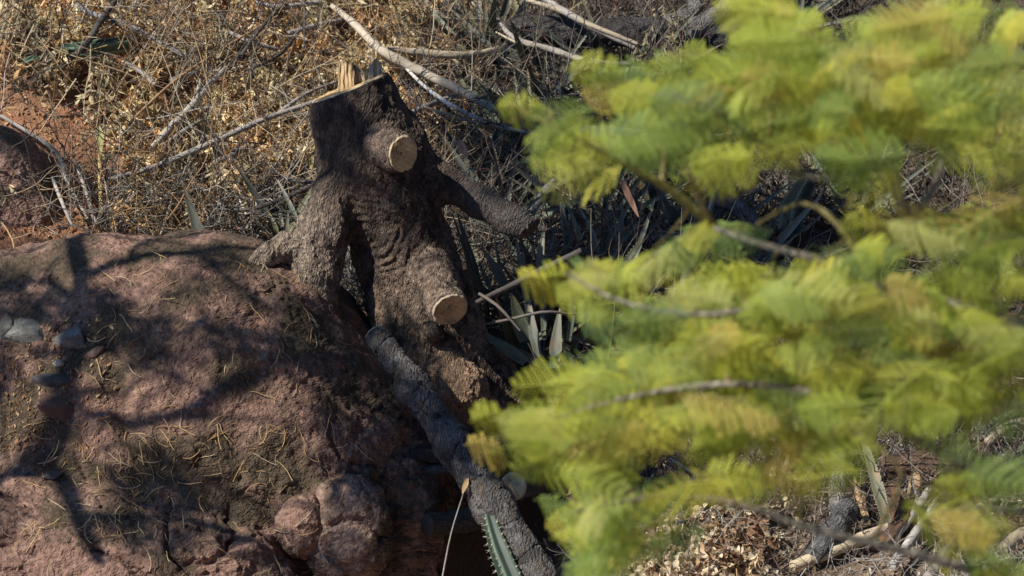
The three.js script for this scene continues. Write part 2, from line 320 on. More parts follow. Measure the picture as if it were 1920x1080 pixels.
const burlF = chain([[838, 692, 11.8, 26], [872, 728, 11.78, 40], [885, 765, 11.8, 30]], 0.05);
const rootF = chain([[850, 690, 12.1, 70], [915, 740, 12.1, 60], [975, 800, 12.1, 50]], 0.1);
const topC = P(653, 166, 11.74), topN = V(-0.37, 0.92, -0.16).normalize();
const armC = P(994, 430, 11.72), armN = P(1015, 437, 11.72).sub(P(955, 415, 11.74)).normalize().add(V(0.1, -0.45, 0.55)).normalize();
const st1N = V(0.7, 0.16, 0.68).normalize(), st2N = st2B.clone().sub(st2A).normalize().add(V(0.2, -0.15, 0.1)).normalize();
const st1C = P(750, 287, 11.37), st2C = P(841, 573, 11.46);
const side = (c, n) => (x, y, z) => (x - c.x) * n.x + (y - c.y) * n.y + (z - c.z) * n.z;
const topS = side(topC, topN), armS = side(armC, armN), s1S = side(st1C, st1N), s2S = side(st2C, st2N);
const crotch = P(650, 436, 11.75);
function stumpBase(x, y, z) {
  let d = 9; for (const c of trunkParts) d = smin(d, c(x, y, z), 0.07);
  d = smin(d, legF(x, y, z), 0.05);
  d = smax(d, topS(x, y, z), 0.006);
  d = smin(d, smax(armF(x, y, z), armS(x, y, z), 0.006), 0.05); d = smin(d, lipF(x, y, z), 0.02);
  d = smin(d, lowF(x, y, z), 0.04); d = smin(d, rootF(x, y, z), 0.1);
  d = smin(d, smax(stub1F(x, y, z), s1S(x, y, z), 0.006), 0.018);
  d = smin(d, smax(stub2F(x, y, z), s2S(x, y, z), 0.006), 0.03);
  d = smin(d, knotF(x, y, z), 0.02); d = smin(d, burlF(x, y, z), 0.03);
  return d;
}
function stumpField(x, y, z) {
  const d = stumpBase(x, y, z);
  const flat = sstep(0.004, 0.03, Math.min(Math.abs(topS(x, y, z)) , Math.hypot(x - st1C.x, y - st1C.y, z - st1C.z) < 0.12 ? Math.abs(s1S(x, y, z)) : 1, Math.hypot(x - st2C.x, y - st2C.y, z - st2C.z) < 0.14 ? Math.abs(s2S(x, y, z)) : 1));
  const cd = Math.hypot((x - crotch.x) * 0.75, (y - crotch.y) * 1.2, (z - crotch.z) * 0.6) + 0.045 * n3(x * 6, y * 6, z * 6), ca = x - crotch.x;
  const fold = (0.0055 + 0.007 * n3(x * 8 + 3, y * 8, z * 8)) * Math.sin((cd + 0.012 * n3(x * 17, y * 17, z * 17)) * 2 * Math.PI / 0.038) * sstep(0.03, 0.07, cd) * sstep(0.33, 0.18, cd) * sstep(-0.02, 0.06, ca) * sstep(-0.16, -0.02, y - crotch.y + 0.5 * ca);
  const r = 0.035 * fbm(x * 4, y * 2.6, z * 4, 3) + 0.02 * fbm(x * 19, y * 9, z * 19, 3) + 0.010 * Math.abs(n3(x * 48, y * 30, z * 48)) + 0.004 * n3(x * 90, y * 70, z * 90) + fold + 0.02 * Math.max(0, burlF(x, y, z) < 0.02 ? n3(x * 28, y * 28, z * 28) : 0);
  const am = armF(x, y, z) < 0.05 ? sstep(-0.33, -0.22, x) : 0; return d - r * (0.15 + 0.85 * flat) * (1 - 0.62 * am);
}
const stump = thing('tree_stump', 'dark barked tree stump with two sawn branch stubs and a splintered pale top', 'tree stump', V(-0.2, -0.75, -0.1));
part(stump, 'trunk', skin(stumpField, stumpBase, V(-1.4, -1.1, -0.7), V(0.22, 1.15, 0.65), 0.0065, (x, y, z) => {
  const a = clamp(0.5 + 1.5 * fbm(x * 7, y * 4, z * 7, 4)), b = clamp(0.5 + 1.6 * fbm(x * 30, y * 20, z * 30, 3)), low = sstep(0.45, -0.3, y);
  let c = mixc([0.028, 0.02, 0.015], mixc([0.145, 0.1, 0.073], [0.31, 0.22, 0.155], low), clamp(a * 0.8 + b * 0.7 - 0.35)); if (stub1F(x, y, z) < 0.012) c = mixc(c, [0.26, 0.19, 0.145], 0.6 * b); if (stub2F(x, y, z) < 0.012) c = mixc(c, [0.3, 0.22, 0.16], 0.7 * b);
  const arm = sstep(-0.3, -0.1, x) * sstep(0.1, 0.2, y); c = mixc(c, [0.075, 0.066, 0.062], arm * 0.8);
  const leg = sstep(-0.72, -0.88, x) * sstep(0.6, 0.35, y); c = mixc(c, [0.36, 0.285, 0.215], leg * (0.25 + 0.6 * b));
  if (burlF(x, y, z) < 0.03) c = mixc(c, [0.36, 0.23, 0.14], 0.6);
  const g = 1 + 0.7 * n3(x * 85, y * 60, z * 85); return [c[0] * g, c[1] * g, c[2] * g];
}), MAT.bark);
// a sawn face: the cross-section of the wood at a cut, with growth rings
function sawn(c, n, maxR, ringC, pale, dark, rough = 0.004, field = stumpField, heart = 0.12) {
  const u = (Math.abs(n.y) < 0.9 ? V(0, 1, 0) : V(1, 0, 0)).cross(n).normalize(), w = n.clone().cross(u), A = 72, R = 16, pos = [], col = [], idx = [], uv = [];
  for (let a = 0; a < A; a++) {
    const th = a / A * 6.2832, d = u.clone().multiplyScalar(Math.cos(th)).addScaledVector(w, Math.sin(th));
    let r = 0.01; for (; r < maxR; r += 0.002) { const q = c.clone().addScaledVector(d, r).addScaledVector(n, -0.012); if (field(q.x, q.y, q.z) > 0) break; }
    for (let i = 0; i <= R; i++) {
      const t = i / R, q = c.clone().addScaledVector(d, Math.max(0.0005, t * r * (0.955 - 0.07 * Math.max(0, n3(Math.cos(th) * 2.3, Math.sin(th) * 2.3 + c.x * 9, 4)))));
      const k = n3(q.x * 40, q.y * 40, q.z * 40), h = 0.0035 + rough * (0.5 + k) * (t < 0.98 ? 1 : 0.4);
      q.addScaledVector(n, t > 0.99 ? -0.004 : h); pos.push(q.x, q.y, q.z); uv.push(q.x, q.z);
      let cc = mixc(pale, dark, clamp(0.3 + 0.5 * k + 0.45 * Math.sin(t * 40 + k * 5)));
      if (t < heart) cc = mixc([0.06, 0.035, 0.02], cc, t / heart);
      for (const [ca, cl] of [[2.2, 0.75], [3.9, 0.55], [0.6, 0.5], [5.2, 0.35]]) if (Math.abs(th - ca - 0.15 * n3(t * 5, ca, 1)) < 0.06 && t < cl) cc = cc.map(v => v * 0.45); cc = cc.map(v => v * (0.88 + 0.12 * Math.sin((q.x * 0.8 + q.y) * 260 + k * 2)) * (0.8 + 0.6 * (n3(q.x * 14, q.y * 14, q.z * 14) + 0.35)));
      if (t > 0.86) cc = mixc(cc, ringC, sstep(0.86, 0.93, t)); col.push(...cc);
    }
  }
  for (let a = 0; a < A; a++) for (let i = 0; i < R; i++) { const p = a * (R + 1) + i, q = ((a + 1) % A) * (R + 1) + i; idx.push(p, p + 1, q, q, p + 1, q + 1); }
  return geom(pos, idx, col, uv);
}
const paleW = [0.68, 0.46, 0.2], darkW = [0.46, 0.27, 0.11], ringW = [0.5, 0.4, 0.26];
part(stump, 'cut_face', sawn(topC, topN, 0.3, ringW, [0.6, 0.42, 0.19], darkW, 0.006, stumpField, 0.02), MAT.wood);
part(stump, 'cut_face', sawn(st1C, st1N, 0.14, ringW, paleW, [0.5, 0.35, 0.18]), MAT.wood);
part(stump, 'cut_face', sawn(st2C, st2N, 0.16, [0.42, 0.35, 0.26], [0.55, 0.36, 0.18], [0.42, 0.26, 0.12], 0.005), MAT.wood);
part(stump, 'broken_end', sawn(armC, armN, 0.14, [0.1, 0.08, 0.07], [0.2, 0.11, 0.05], [0.06, 0.04, 0.03], -0.03), MAT.wood);
// torn hinge wood left standing on the cut
function splinter(xs, back, thick, tones) {                        // xs: [px, py bottom, py top] along the tear
  const suv = [], pos = [], col = [], idx = [], N = xs.length - 1, S = 8, H = 10; let rows = [];
  for (let k = 0; k <= N * S; k++) {
    const i = Math.min(N - 1, Math.floor(k / S)), f = k / S - i, px = mix(xs[i][0], xs[i + 1][0], f), pb = mix(xs[i][1], xs[i + 1][1], f);
    const pt = mix(xs[i][2], xs[i + 1][2], f) + 6 * n3(px * 0.12, 1, 3) + 2 * n3(px * 0.4, 7, 3), row = [];
    for (const s of [0, 1]) for (let h = 0; h <= H; h++) {
      const t = h / H, d = back + (s ? thick * (1 - 0.5 * t) : 0) + 0.022 * n3(px * 0.13, t * 1.2, 4) + 0.006 * n3(px * 0.5, t * 1.5, 8), q = P(px + 3 * n3(px * 0.3, t * 3, 2), mix(pb + 6, pt, t), d);
      row.push(pos.length / 3); pos.push(q.x, q.y, q.z); suv.push(px * 0.0025 + s, t * 0.12);
      const g = clamp(0.5 + 0.8 * n3(px * 0.14, t * 0.9, 9) + 0.5 * n3(px * 0.9, t * 2, 5)); let c = mixc(tones[0], tones[1], g); c = mixc(c, tones[2], sstep(0.1, 0.45, n3(px * 0.09 + 3, t * 0.7, 1))); col.push(...c);
    }
    rows.push(row);
  }
  const HH = H + 1;
  for (let k = 0; k < rows.length - 1; k++) { const a = rows[k], b = rows[k + 1];
    for (let h = 0; h < H; h++) { idx.push(a[h], b[h], a[h + 1], a[h + 1], b[h], b[h + 1]); idx.push(a[HH + h], a[HH + h + 1], b[HH + h], a[HH + h + 1], b[HH + h + 1], b[HH + h]); }
    idx.push(a[H], b[H], a[HH + H], a[HH + H], b[H], b[HH + H]); }
  for (const a of [rows[0], rows[rows.length - 1]]) for (let h = 0; h < H; h++) idx.push(a[h], a[h + 1], a[HH + h], a[h + 1], a[HH + h + 1], a[HH + h]);
  return geom(pos, idx, col, suv);
}
const woodDS = MAT.wood.clone(); woodDS.side = THREE.DoubleSide;
part(stump, 'splinter', splinter([[634, 178, 118], [644, 176, 115], [654, 174, 119], [664, 170, 117]], 11.66, 0.07, [[0.6, 0.45, 0.25], [0.48, 0.33, 0.17], [0.28, 0.12, 0.06]]), woodDS);
part(stump, 'splinter', splinter([[658, 170, 124], [667, 168, 120], [678, 164, 136], [690, 160, 130], [700, 156, 114], [708, 150, 106], [717, 146, 122]], 11.7, 0.06, [[0.46, 0.37, 0.24], [0.36, 0.27, 0.17], [0.3, 0.26, 0.21]]), woodDS);

// ------------------------------------------------------------------ fallen log and what lies in the gully
reseed(5);
{
  const f = chain([[704, 626, 11.5, 22], [775, 726, 11.34, 26], [850, 835, 11.17, 29], [925, 948, 11.0, 31], [1015, 1090, 10.82, 33]], 0.08);
  const c0 = P(704, 626, 11.5), n0 = P(704, 626, 11.5).sub(P(775, 722, 11.34)).normalize(), s = side(c0, n0);
  const base = (x, y, z) => smax(f(x, y, z), s(x, y, z), 0.006);
  const ff = (x, y, z) => base(x, y, z) - (0.009 * fbm(x * 9, y * 9, z * 9, 3) + 0.011 * fbm(x * 26, y * 26, z * 26, 3) - 0.014 * sstep(0.06, 0, Math.abs(n3(x * 8 + 4, y * 8, z * 8))) + 0.004 * n3(x * 80, y * 80, z * 80)) * (s(x, y, z) > -0.02 ? 0.2 : 1);
  const t = thing('fallen_log', 'dark grey cracked log lying diagonally between boulder and stump', 'log', P(1000, 1060, 10.95));
  part(t, 'bark', skin(ff, base, V(-0.85, -1.75, -0.2), V(0.5, 0.25, 1.7), 0.007, (x, y, z) => {
    const a = clamp(0.45 + 1.5 * fbm(x * 10, y * 10, z * 10, 4)), b = fbm(x * 15 + 7, y * 15, z * 15, 3);
    let c = mixc([0.04, 0.036, 0.033], [0.15, 0.138, 0.13], a); c = mixc(c, [0.2, 0.2, 0.2], sstep(0.14, 0.34, b) * 0.6); c = mixc(c, [0.13, 0.095, 0.06], sstep(0.1, 0.3, -b) * 0.5);
    const g = 1 + 0.5 * n3(x * 80, y * 80, z * 80); return c.map(v => v * g);
  }), MAT.bark);
  part(t, 'cut_face', sawn(c0, n0, 0.12, [0.3, 0.27, 0.2], [0.45, 0.36, 0.22], [0.35, 0.27, 0.15], 0.004, ff), MAT.wood);
}
function stick(name, pxs, rads, o, label, category, group, mat = name === 'dead_log' ? MAT.bark : MAT.twig) { if (name === 'dead_log') o = { amp: 0.34, fr: 9, step: 0.02, ...o, rad: 16 }; else if (rads[1] > 7) o = { amp: 0.26, step: 0.025, ...o };  // pxs: [px, py, metres in front of the ground there] or depth when > 5
  const pts = pxs.map(([x, y, l]) => l > 5 ? P(x, y, l) : onGround(x, y, Math.max(0.01, l ?? 0.2)));
  return solo(name, limb(pts, rads.map(M), o), mat, label, category, group);
}
const GREY = { a: [0.19, 0.17, 0.15], b: [0.4, 0.36, 0.32] }, PALE = { a: [0.24, 0.19, 0.13], b: [0.55, 0.47, 0.35] }, DARK = { a: [0.035, 0.03, 0.028], b: [0.11, 0.095, 0.085] }, TAN = { a: [0.24, 0.16, 0.09], b: [0.42, 0.3, 0.18] }, CHAR = { a: [0.025, 0.025, 0.026], b: [0.2, 0.195, 0.19], amp: 0.35, fr: 18 };
stick('dead_log', [[770, 852, 11.55], [815, 856, 11.6], [900, 850, 11.7]], [11, 12, 12], { ...DARK, rad: 10 }, 'dark horizontal log end in the gully right of the boulder, upper one', 'log', null, MAT.bark);
stick('dead_log', [[780, 886, 11.55], [830, 880, 11.6], [900, 872, 11.7]], [9, 9, 9], { ...GREY, a: [0.08, 0.075, 0.07], b: [0.17, 0.16, 0.15], rad: 10 }, 'thin grey log end in the gully, just under the upper dark one', 'log', null, MAT.bark);
stick('dead_log', [[800, 985, 11.4], [850, 975, 11.5], [930, 960, 11.6]], [20, 22, 22], { ...DARK, rad: 12 }, 'thick dark log deep in the gully left of the green cactus', 'log', null, MAT.bark);
{ // short sawn log right of the fallen log
  const t = thing('sawn_log', 'short sawn log with a pale round end beside the fallen diagonal log', 'log', P(1000, 930, 11.3));
  const a = P(962, 912, 11.12), b = P(1040, 890, 11.6);
  part(t, 'bark', limb([a, P(1000, 900, 11.35), b], [M(24), M(27), M(28)], { ...DARK, rad: 20, cap: [0.4, 0.28, 0.15] }), MAT.bark);
  const n = a.clone().sub(b).normalize(), f = capsule(a, b, M(25), M(28));
  part(t, 'cut_face', sawn(a, n, 0.09, [0.45, 0.38, 0.28], [0.6, 0.46, 0.27], [0.5, 0.36, 0.2], 0.003, (x, y, z) => f(x, y, z) , 0.05), MAT.wood);
}
function cactusStem(px, rads, label, ribs = 6, spines = true) { const tn = spines ? 1 : 2.2;
  const pts = px.map(a => a[2] > 5 ? P(...a) : onGround(a[0], a[1], a[2]));
  const t = thing('cactus_stem', label, 'cactus', pts[pts.length - 1]);
  const g = limb(pts, rads.map(M), { a: [0.075 * tn, 0.115 * tn, 0.075 * tn], b: [0.018 * tn, 0.036 * tn, 0.024 * tn], ribs, ribDepth: 0.16, rad: ribs * 8, amp: 0.05, step: 0.02 });
  part(t, 'stem', g, MAT.cactus);
  if (spines) {                                                     // pale woolly rib edges with short spines
    const c = new THREE.CatmullRomCurve3(pts, false, 'centripetal'), L = c.getLength(), geos = [];
    let nrm = null; const n = Math.round(L / 0.03);
    for (let i = 1; i < n; i++) { const tt = i / n, p = c.getPointAt(tt), tg = c.getTangentAt(tt); if (!nrm) nrm = (Math.abs(tg.y) < 0.9 ? V(0, 1, 0) : V(1, 0, 0)).cross(tg).normalize(); nrm.addScaledVector(tg, -nrm.dot(tg)).normalize(); const bn = tg.clone().cross(nrm);
      const f = tt * (rads.length - 1), k = Math.min(rads.length - 2, Math.floor(f)), r = M(mix(rads[k], rads[k + 1], f - k)) * 1.16;
      for (let j = 0; j < ribs; j++) { const an = j / ribs * 6.2832, d = nrm.clone().multiplyScalar(Math.cos(an)).addScaledVector(bn, Math.sin(an)), q = p.clone().addScaledVector(d, r);
        const b = new THREE.IcosahedronGeometry(0.0055 * rr(0.5, 1.2), 0); b.deleteAttribute('uv'); b.translate(q.x, q.y, q.z); geos.push(b);
        for (let s = 0; s < 3; s++) { const e = q.clone().add(d.clone().add(V(rr(-0.8, 0.8), rr(-0.8, 0.8), rr(-0.8, 0.8))).normalize().multiplyScalar(0.022)); const cn = new THREE.ConeGeometry(0.0016, 0.022, 3); cn.deleteAttribute('uv'); cn.translate(0, 0.011, 0); cn.applyQuaternion(qTo(V(0, 1, 0), e.clone().sub(q))); cn.translate(q.x, q.y, q.z); geos.push(cn.toNonIndexed()); } } }
    const m = mergeGeometries(geos); m.setAttribute('color', new THREE.Float32BufferAttribute(new Array(m.attributes.position.count).fill([0.36, 0.33, 0.26]).flat(), 3));
    const sp = part(t, 'spines', m, MAT.plain); sp.userData.kind = 'stuff';
  }
  return t;
}
cactusStem([[914, 952, 10.95], [935, 1020, 10.86], [972, 1110, 10.78]], [10, 17, 21], 'green ribbed cactus stem with pale rib edges at the foot of the diagonal log', 5);
cactusStem([[46, 120, 0.22], [110, 100, 0.25], [170, 92, 0.25], [232, 84, 0.2]], [9, 14, 16, 15], 'green cactus stem lying under dry brush at the upper left', 5, false);
cactusStem([[1512, 345, 0.5], [1488, 395, 0.5], [1478, 440, 0.45]], [17, 24, 22], 'short green cactus stem with a sunlit rib behind the yellow-green foliage', 5);
reseed(12);
stick('dry_stalk', [[828, 1090, 10.9], [846, 1000, 10.95], [872, 915, 11.0]], [1.6, 1.4, 1], { ...GREY, rad: 5 }, 'thin dry stalk with a curled brown leaf rising out of the gully', 'stalk');

// ------------------------------------------------------------------ leaves, twigs: small shapes shared by many
function leafQuad(L, W, curl, twist, seg = 4) {                    // a thin curved dry leaf along -y
  const pos = [], idx = [], col = [];
  for (let i = 0; i <= seg; i++) { const t = i / seg, w = W * Math.sin(Math.PI * (0.06 + 0.9 * t)) ** 0.8, a = twist * t, cz = curl * t * t;
    for (const s of [-1, 0, 1]) { const x = s * w / 2; pos.push(x * Math.cos(a), -L * t, x * Math.sin(a) + cz + (s ? 0.25 * w : 0)); const k = 0.85 + 0.15 * Math.abs(s); col.push(k, k, k); } }
  for (let i = 0; i < seg; i++) for (let s = 0; s < 2; s++) { const q = i * 3 + s; idx.push(q, q + 3, q + 1, q + 1, q + 3, q + 4); }
  return geom(pos, idx, col);
}
function leafSpray(n, len, leafL, leafW, spread) {                 // a dead twig with its hanging curled leaves
  const geos = [];
  const pts = [V(0, 0, 0)]; for (let i = 1; i < 4; i++) pts.push(V(rr(-0.4, 0.4) * len * i / 3 * spread, -len * i / 3, rr(-0.3, 0.3) * len * spread));
  const c = new THREE.CatmullRomCurve3(pts);
  const tw = limb(pts, [0.003, 0.002, 0.0012], { rad: 3, seg: 5, a: [0.5, 0.36, 0.22], b: [0.8, 0.6, 0.4] }); geos.push(tw);
  for (let i = 0; i < n; i++) { const t = rr(0.08, 1), p = c.getPointAt(t), k = rr(0.6, 1.25), g = leafQuad(leafL * k, leafW * k * rr(0.7, 1.3), rr(-0.6, 0.6) * leafL, rr(-2.2, 2.2));
    g.applyQuaternion(new THREE.Quaternion().setFromEuler(new THREE.Euler(rr(-0.9, 0.9), rr(0, 6.28), rr(-0.9, 0.9)))); g.translate(p.x, p.y, p.z);
    const b = rr(0.55, 1.25), ca = g.attributes.color; for (let q = 0; q < ca.count; q++) ca.setXYZ(q, ca.getX(q) * b, ca.getY(q) * b * rr(0.97, 1.0), ca.getZ(q) * b * 0.95); geos.push(g); }
  return mergeGeometries(geos);
}
function curlTwig(len, r, wob, fork) {
  const mk = (p0, dir, L, r0) => { const pts = [p0]; let d = dir.clone(); for (let i = 1; i < 6; i++) { d.add(V(rr(-wob, wob), rr(-wob, wob), rr(-wob, wob))).normalize(); pts.push(pts[i - 1].clone().addScaledVector(d, L / 5)); } return [limb(pts, [r0, r0 * 0.8, r0 * 0.45], { rad: 4, seg: 9, amp: 0.1, a: [0.6, 0.6, 0.6], b: [1, 1, 1] }), pts]; };
  const [g, pts] = mk(V(0, 0, 0), V(1, 0, 0), len, r), out = [g];
  for (let k = 0; k < fork; k++) { const i = 1 + Math.floor(rnd() * 4); out.push(mk(pts[i], V(rr(0.3, 1), rr(-1, 1), rr(-1, 1)).normalize(), len * rr(0.25, 0.5), r * 0.6)[0]); }
  return mergeGeometries(out);
}
reseed(88);
const sprays = [0, 1, 2, 3, 4, 5].map(() => leafSpray(18, 0.26, 0.068, 0.02, 1)), twigs = [0, 1, 2, 3, 4, 5].map(() => curlTwig(0.55, 0.0042, 0.35, 3)), roundSprays = [0, 1, 2].map(() => leafSpray(14, 0.14, 0.042, 0.027, 1.4));

// ------------------------------------------------------------------ dry brush pile at the upper left
const inBrush = (px, py) => {                                     // where the pile stands thickest, seen on the slope
  let a = 1; if (px > 960) a = 0;
  a *= 1 - sstep(760, 930, px + 0.25 * (py - 100));
  a *= 1 - 0.96 * sstep(230, 90, px - 0.2 * (py - 150)) * sstep(75, 130, py);           // bare red soil at the left
  a *= 1 - 0.75 * sstep(300, 120, px) * sstep(120, 180, py) ;
  a *= 1 - sstep(330, 400, py); return a;
};
{
  const pileBase = onGround(480, 250); const pile = thing('brush_pile', 'heap of cut dry branches with hanging withered leaves behind the stump', 'brush pile', pileBase);
  const lists = sprays.map(() => []), tl = twigs.map(() => []);
  const tones = [[0.74, 0.61, 0.34], [0.82, 0.71, 0.46], [0.82, 0.71, 0.46], [0.56, 0.45, 0.24], [0.74, 0.63, 0.42], [0.6, 0.38, 0.17], [0.46, 0.37, 0.18], [0.7, 0.63, 0.38]];
  for (let i = 0; i < 6200; i++) { const px = rr(-60, 960), py = rr(-80, 410); if (rnd() > inBrush(px, py)) continue; const lift = rr(0.02, 0.5) * (0.7 + 0.6 * n3(px * 0.012, py * 0.015, 2)); const p = onGround(px, py, Math.max(0.02, lift));
    const dens = n3(px * 0.014, py * 0.017, 6); if (rnd() < 0.42 - dens * 1.3) continue;
    lists[i % 6].push({ p, e: [rr(-0.6, 0.6), rr(0, 6.28), rr(-0.6, 0.6)], s: rr(0.6, 1.15), c: (() => { const c = pick(tones), z = n3(px * 0.011 + 4, py * 0.014, 3), o = n3(px * 0.016, py * 0.02 + 7, 9), k = clamp(1.08 + 1.5 * z, 0.3, 1.3); return [c[0] * k, c[1] * k * (1 - 0.24 * clamp(o * 1.6)), c[2] * k * (1 - 0.4 * clamp(o * 1.6))]; })() }); }
  sprays.forEach((g, i) => scatter('dry_leaves', g, MAT.dryLeaf, lists[i], pile));
  const tt = [[0.34, 0.19, 0.09], [0.42, 0.27, 0.14], [0.3, 0.26, 0.21], [0.42, 0.37, 0.3], [0.05, 0.042, 0.036], [0.07, 0.055, 0.045], [0.5, 0.4, 0.25]];
  for (let i = 0; i < 1000; i++) { const px = rr(-60, 960), py = rr(-60, 430); if (rnd() > inBrush(px, py) + 0.25) continue; const p = onGround(px, py, rr(0.02, 0.5));
    tl[i % 6].push({ p, e: [rr(-0.7, 0.7), rr(0, 6.28), rr(-1.1, 1.1)], s: rr(0.35, 1.1), c: pick(tt) }); }
  twigs.forEach((g, i) => scatter('thin_twigs', g, MAT.twig, tl[i], pile));
}
// dark thin twigs low down between pile and boulder
{
  const tl = twigs.map(() => []);
  for (let i = 0; i < 420; i++) { const px = rr(130, 600), py = rr(330, 475), p = onGround(px, py, rr(0.02, 0.35)); tl[i % 6].push({ p, e: [rr(-0.7, 0.7), rr(0, 6.28), rr(-1.4, 1.4)], s: rr(0.4, 1.0), c: pick([[0.05, 0.045, 0.04], [0.08, 0.07, 0.06], [0.22, 0.2, 0.17], [0.4, 0.37, 0.32], [0.3, 0.2, 0.1]]) }); }
  for (let i = 0; i < 2600; i++) { const px = rr(800, 1950), py = rr(-60, 1000); if (px < 1000 && py > 700) continue; const p = onGround(px, py, rr(0.03, 0.5)); tl[i % 6].push({ p, e: [rr(-0.7, 0.7), rr(0, 6.28), rr(-1.2, 1.2)], s: rr(0.4, 1.0), c: pick([[0.04, 0.035, 0.03], [0.09, 0.07, 0.06], [0.2, 0.15, 0.11], [0.26, 0.22, 0.18], [0.12, 0.07, 0.05]]) }); }
  const t = thing('dead_twigs', 'tangle of thin dark leafless twigs over the slope around the stump', 'twigs', onGround(600, 420));
  twigs.forEach((g, i) => scatter('twig_tangle', g, MAT.twig, tl[i], t));
}
{ // dead narrow leaves drooping everywhere between the agaves
  const g = [0, 1, 2].map(() => leafSpray(12, 0.3, 0.13, 0.014, 1.2)), L = g.map(() => []);
  for (let i = 0; i < 2300; i++) { const px = rr(790, 1950), py = rr(-60, 760); if (px < 1000 && py > 690) continue; L[i % 3].push({ p: onGround(px, py, rr(0.02, 0.35)), e: [rr(-1, 1), rr(0, 6.28), rr(-1, 1)], s: rr(0.5, 1.3), c: pick([[0.09, 0.1, 0.085], [0.13, 0.14, 0.12], [0.07, 0.05, 0.04], [0.2, 0.14, 0.1], [0.24, 0.21, 0.17], [0.05, 0.05, 0.045]]) }); }
  const t = thing('dead_undergrowth', 'matted dark dead leaves and stems between the agaves on the right', 'undergrowth', onGround(1100, 400)); g.forEach((q, i) => scatter('dead_leaves', q, MAT.dryLeaf, L[i], t));
}
{ // thin stems lying criss-cross in front of the agaves right of the stump and through the brush
  const g = [0, 1, 2, 3].map(() => curlTwig(0.8, 0.0035, 0.16, 2)), L = g.map(() => []);
  for (let i = 0; i < 1150; i++) { const br = i < 320, px = br ? rr(-40, 900) : rr(790, 1320), py = br ? rr(-40, 420) : rr(0, 720); if (br ? rnd() > inBrush(px, py) : px < 930 && py > 680) continue;
    L[i % 4].push({ p: onGround(px, py, rr(0.1, 0.5)), e: [rr(-0.6, 0.6), rr(0, 6.28), rr(-1.5, 1.5)], s: rr(0.4, 1.1), c: pick(br ? [[0.5, 0.42, 0.28], [0.42, 0.3, 0.17], [0.1, 0.085, 0.07], [0.46, 0.42, 0.36]] : [[0.3, 0.27, 0.23], [0.16, 0.13, 0.11], [0.4, 0.36, 0.31], [0.08, 0.07, 0.06], [0.26, 0.17, 0.11]]) }); }
  const t = thing('brushwood', 'criss-cross of long thin dry stems over the brush and agaves', 'brushwood', onGround(950, 300)); g.forEach((q, i) => scatter('stems', q, MAT.twig, L[i], t));
}
// litter on the ground: chips and fallen leaves
{
  const g = leafQuad(0.035, 0.016, 0.012, 0.6, 3), L = [], c = [[0.48, 0.26, 0.11], [0.4, 0.2, 0.09], [0.56, 0.38, 0.2], [0.3, 0.17, 0.09], [0.6, 0.44, 0.26]];
  for (let i = 0; i < 5200; i++) { const px = rr(-60, 1000), py = rr(-60, 450); if (px > 700 && rnd() < 0.5) continue; const p = onGround(px, py); p.y += 0.008; L.push({ p, e: [1.57 + rr(-0.7, 0.7), rr(0, 6.28), rr(-0.7, 0.7)], s: rr(0.5, 1.2), c: pick(c) }); }
  for (let i = 0; i < 1500; i++) { const px = rr(0, 215), py = rr(600, 850); if (rnd() > 1.1 - px / 260) continue; const h = hit(frontField, px, py); if (!h) continue; L.push({ p: h[0].addScaledVector(grad(frontField, h[0]), 0.004), e: [1.57 + rr(-0.9, 0.9), rr(0, 6.28), rr(-0.9, 0.9)], s: rr(0.3, 0.85), c: pick(c) }); }
  for (let i = 0; i < 3600; i++) { const px = rr(1000, 1960), py = rr(760, 1120), p = onGround(px, py); p.y += 0.01; L.push({ p, e: [1.57 + rr(-0.8, 0.8), rr(0, 6.28), rr(-0.8, 0.8)], s: rr(0.5, 1.1), c: pick([[0.2, 0.13, 0.08], [0.12, 0.08, 0.06], [0.36, 0.28, 0.19], [0.56, 0.47, 0.34], [0.6, 0.55, 0.45]]) }); }
  scatter('leaf_litter', g, MAT.dryLeaf, L, null, 'orange brown leaf litter and chips spread over the reddish slope', 'leaf litter');
}
// straw curls on the boulder and slab
{
  const mk = k => { const pts = []; let a = rr(-0.4, 0.4); let p = V(0, 0, 0); for (let i = 0; i < 6; i++) { pts.push(p.clone()); a += k + rr(-0.25, 0.25); p.add(V(Math.cos(a) * 0.02, Math.sin(a) * 0.02, rr(-0.004, 0.004))); } return limb(pts, [0.0016, 0.0019, 0.0012], { rad: 4, seg: 10, amp: 0, a: [0.8, 0.75, 0.7], b: [1, 1, 1] }); };
  reseed(17); const gs = [mk(0), mk(0.12), mk(-0.1), mk(0.3)], Ls = gs.map(() => []);
  for (let i = 0; i < 420; i++) { let px, py; if (i < 170) { px = rr(150, 740); py = rr(480, 880); } else if (i < 420) { px = rr(0, 620); py = rr(790, 1080); if (rnd() < 0.4) { px = rr(140, 330); py = rr(860, 1000); } } else { px = rr(0, 230); py = rr(560, 860); }
    const h = hit(frontField, px, py); if (!h) continue; const n = grad(frontField, h[0]); const q = qTo(V(0, 0, 1), n).multiply(new THREE.Quaternion().setFromAxisAngle(V(0, 0, 1), rr(0, 6.28)));
    Ls[i % 4].push({ p: h[0].addScaledVector(n, 0.006), q, s: rr(0.45, 1.25), c: pick([[0.55, 0.42, 0.22], [0.5, 0.34, 0.15], [0.6, 0.5, 0.34], [0.4, 0.24, 0.1]]) }); }
  const t = thing('straw', 'loose pale straw and needles scattered over the boulder and slab', 'straw', P(300, 900, 11));
  gs.forEach((g, i) => scatter('straw_stems', g, MAT.twig, Ls[i], t));
}

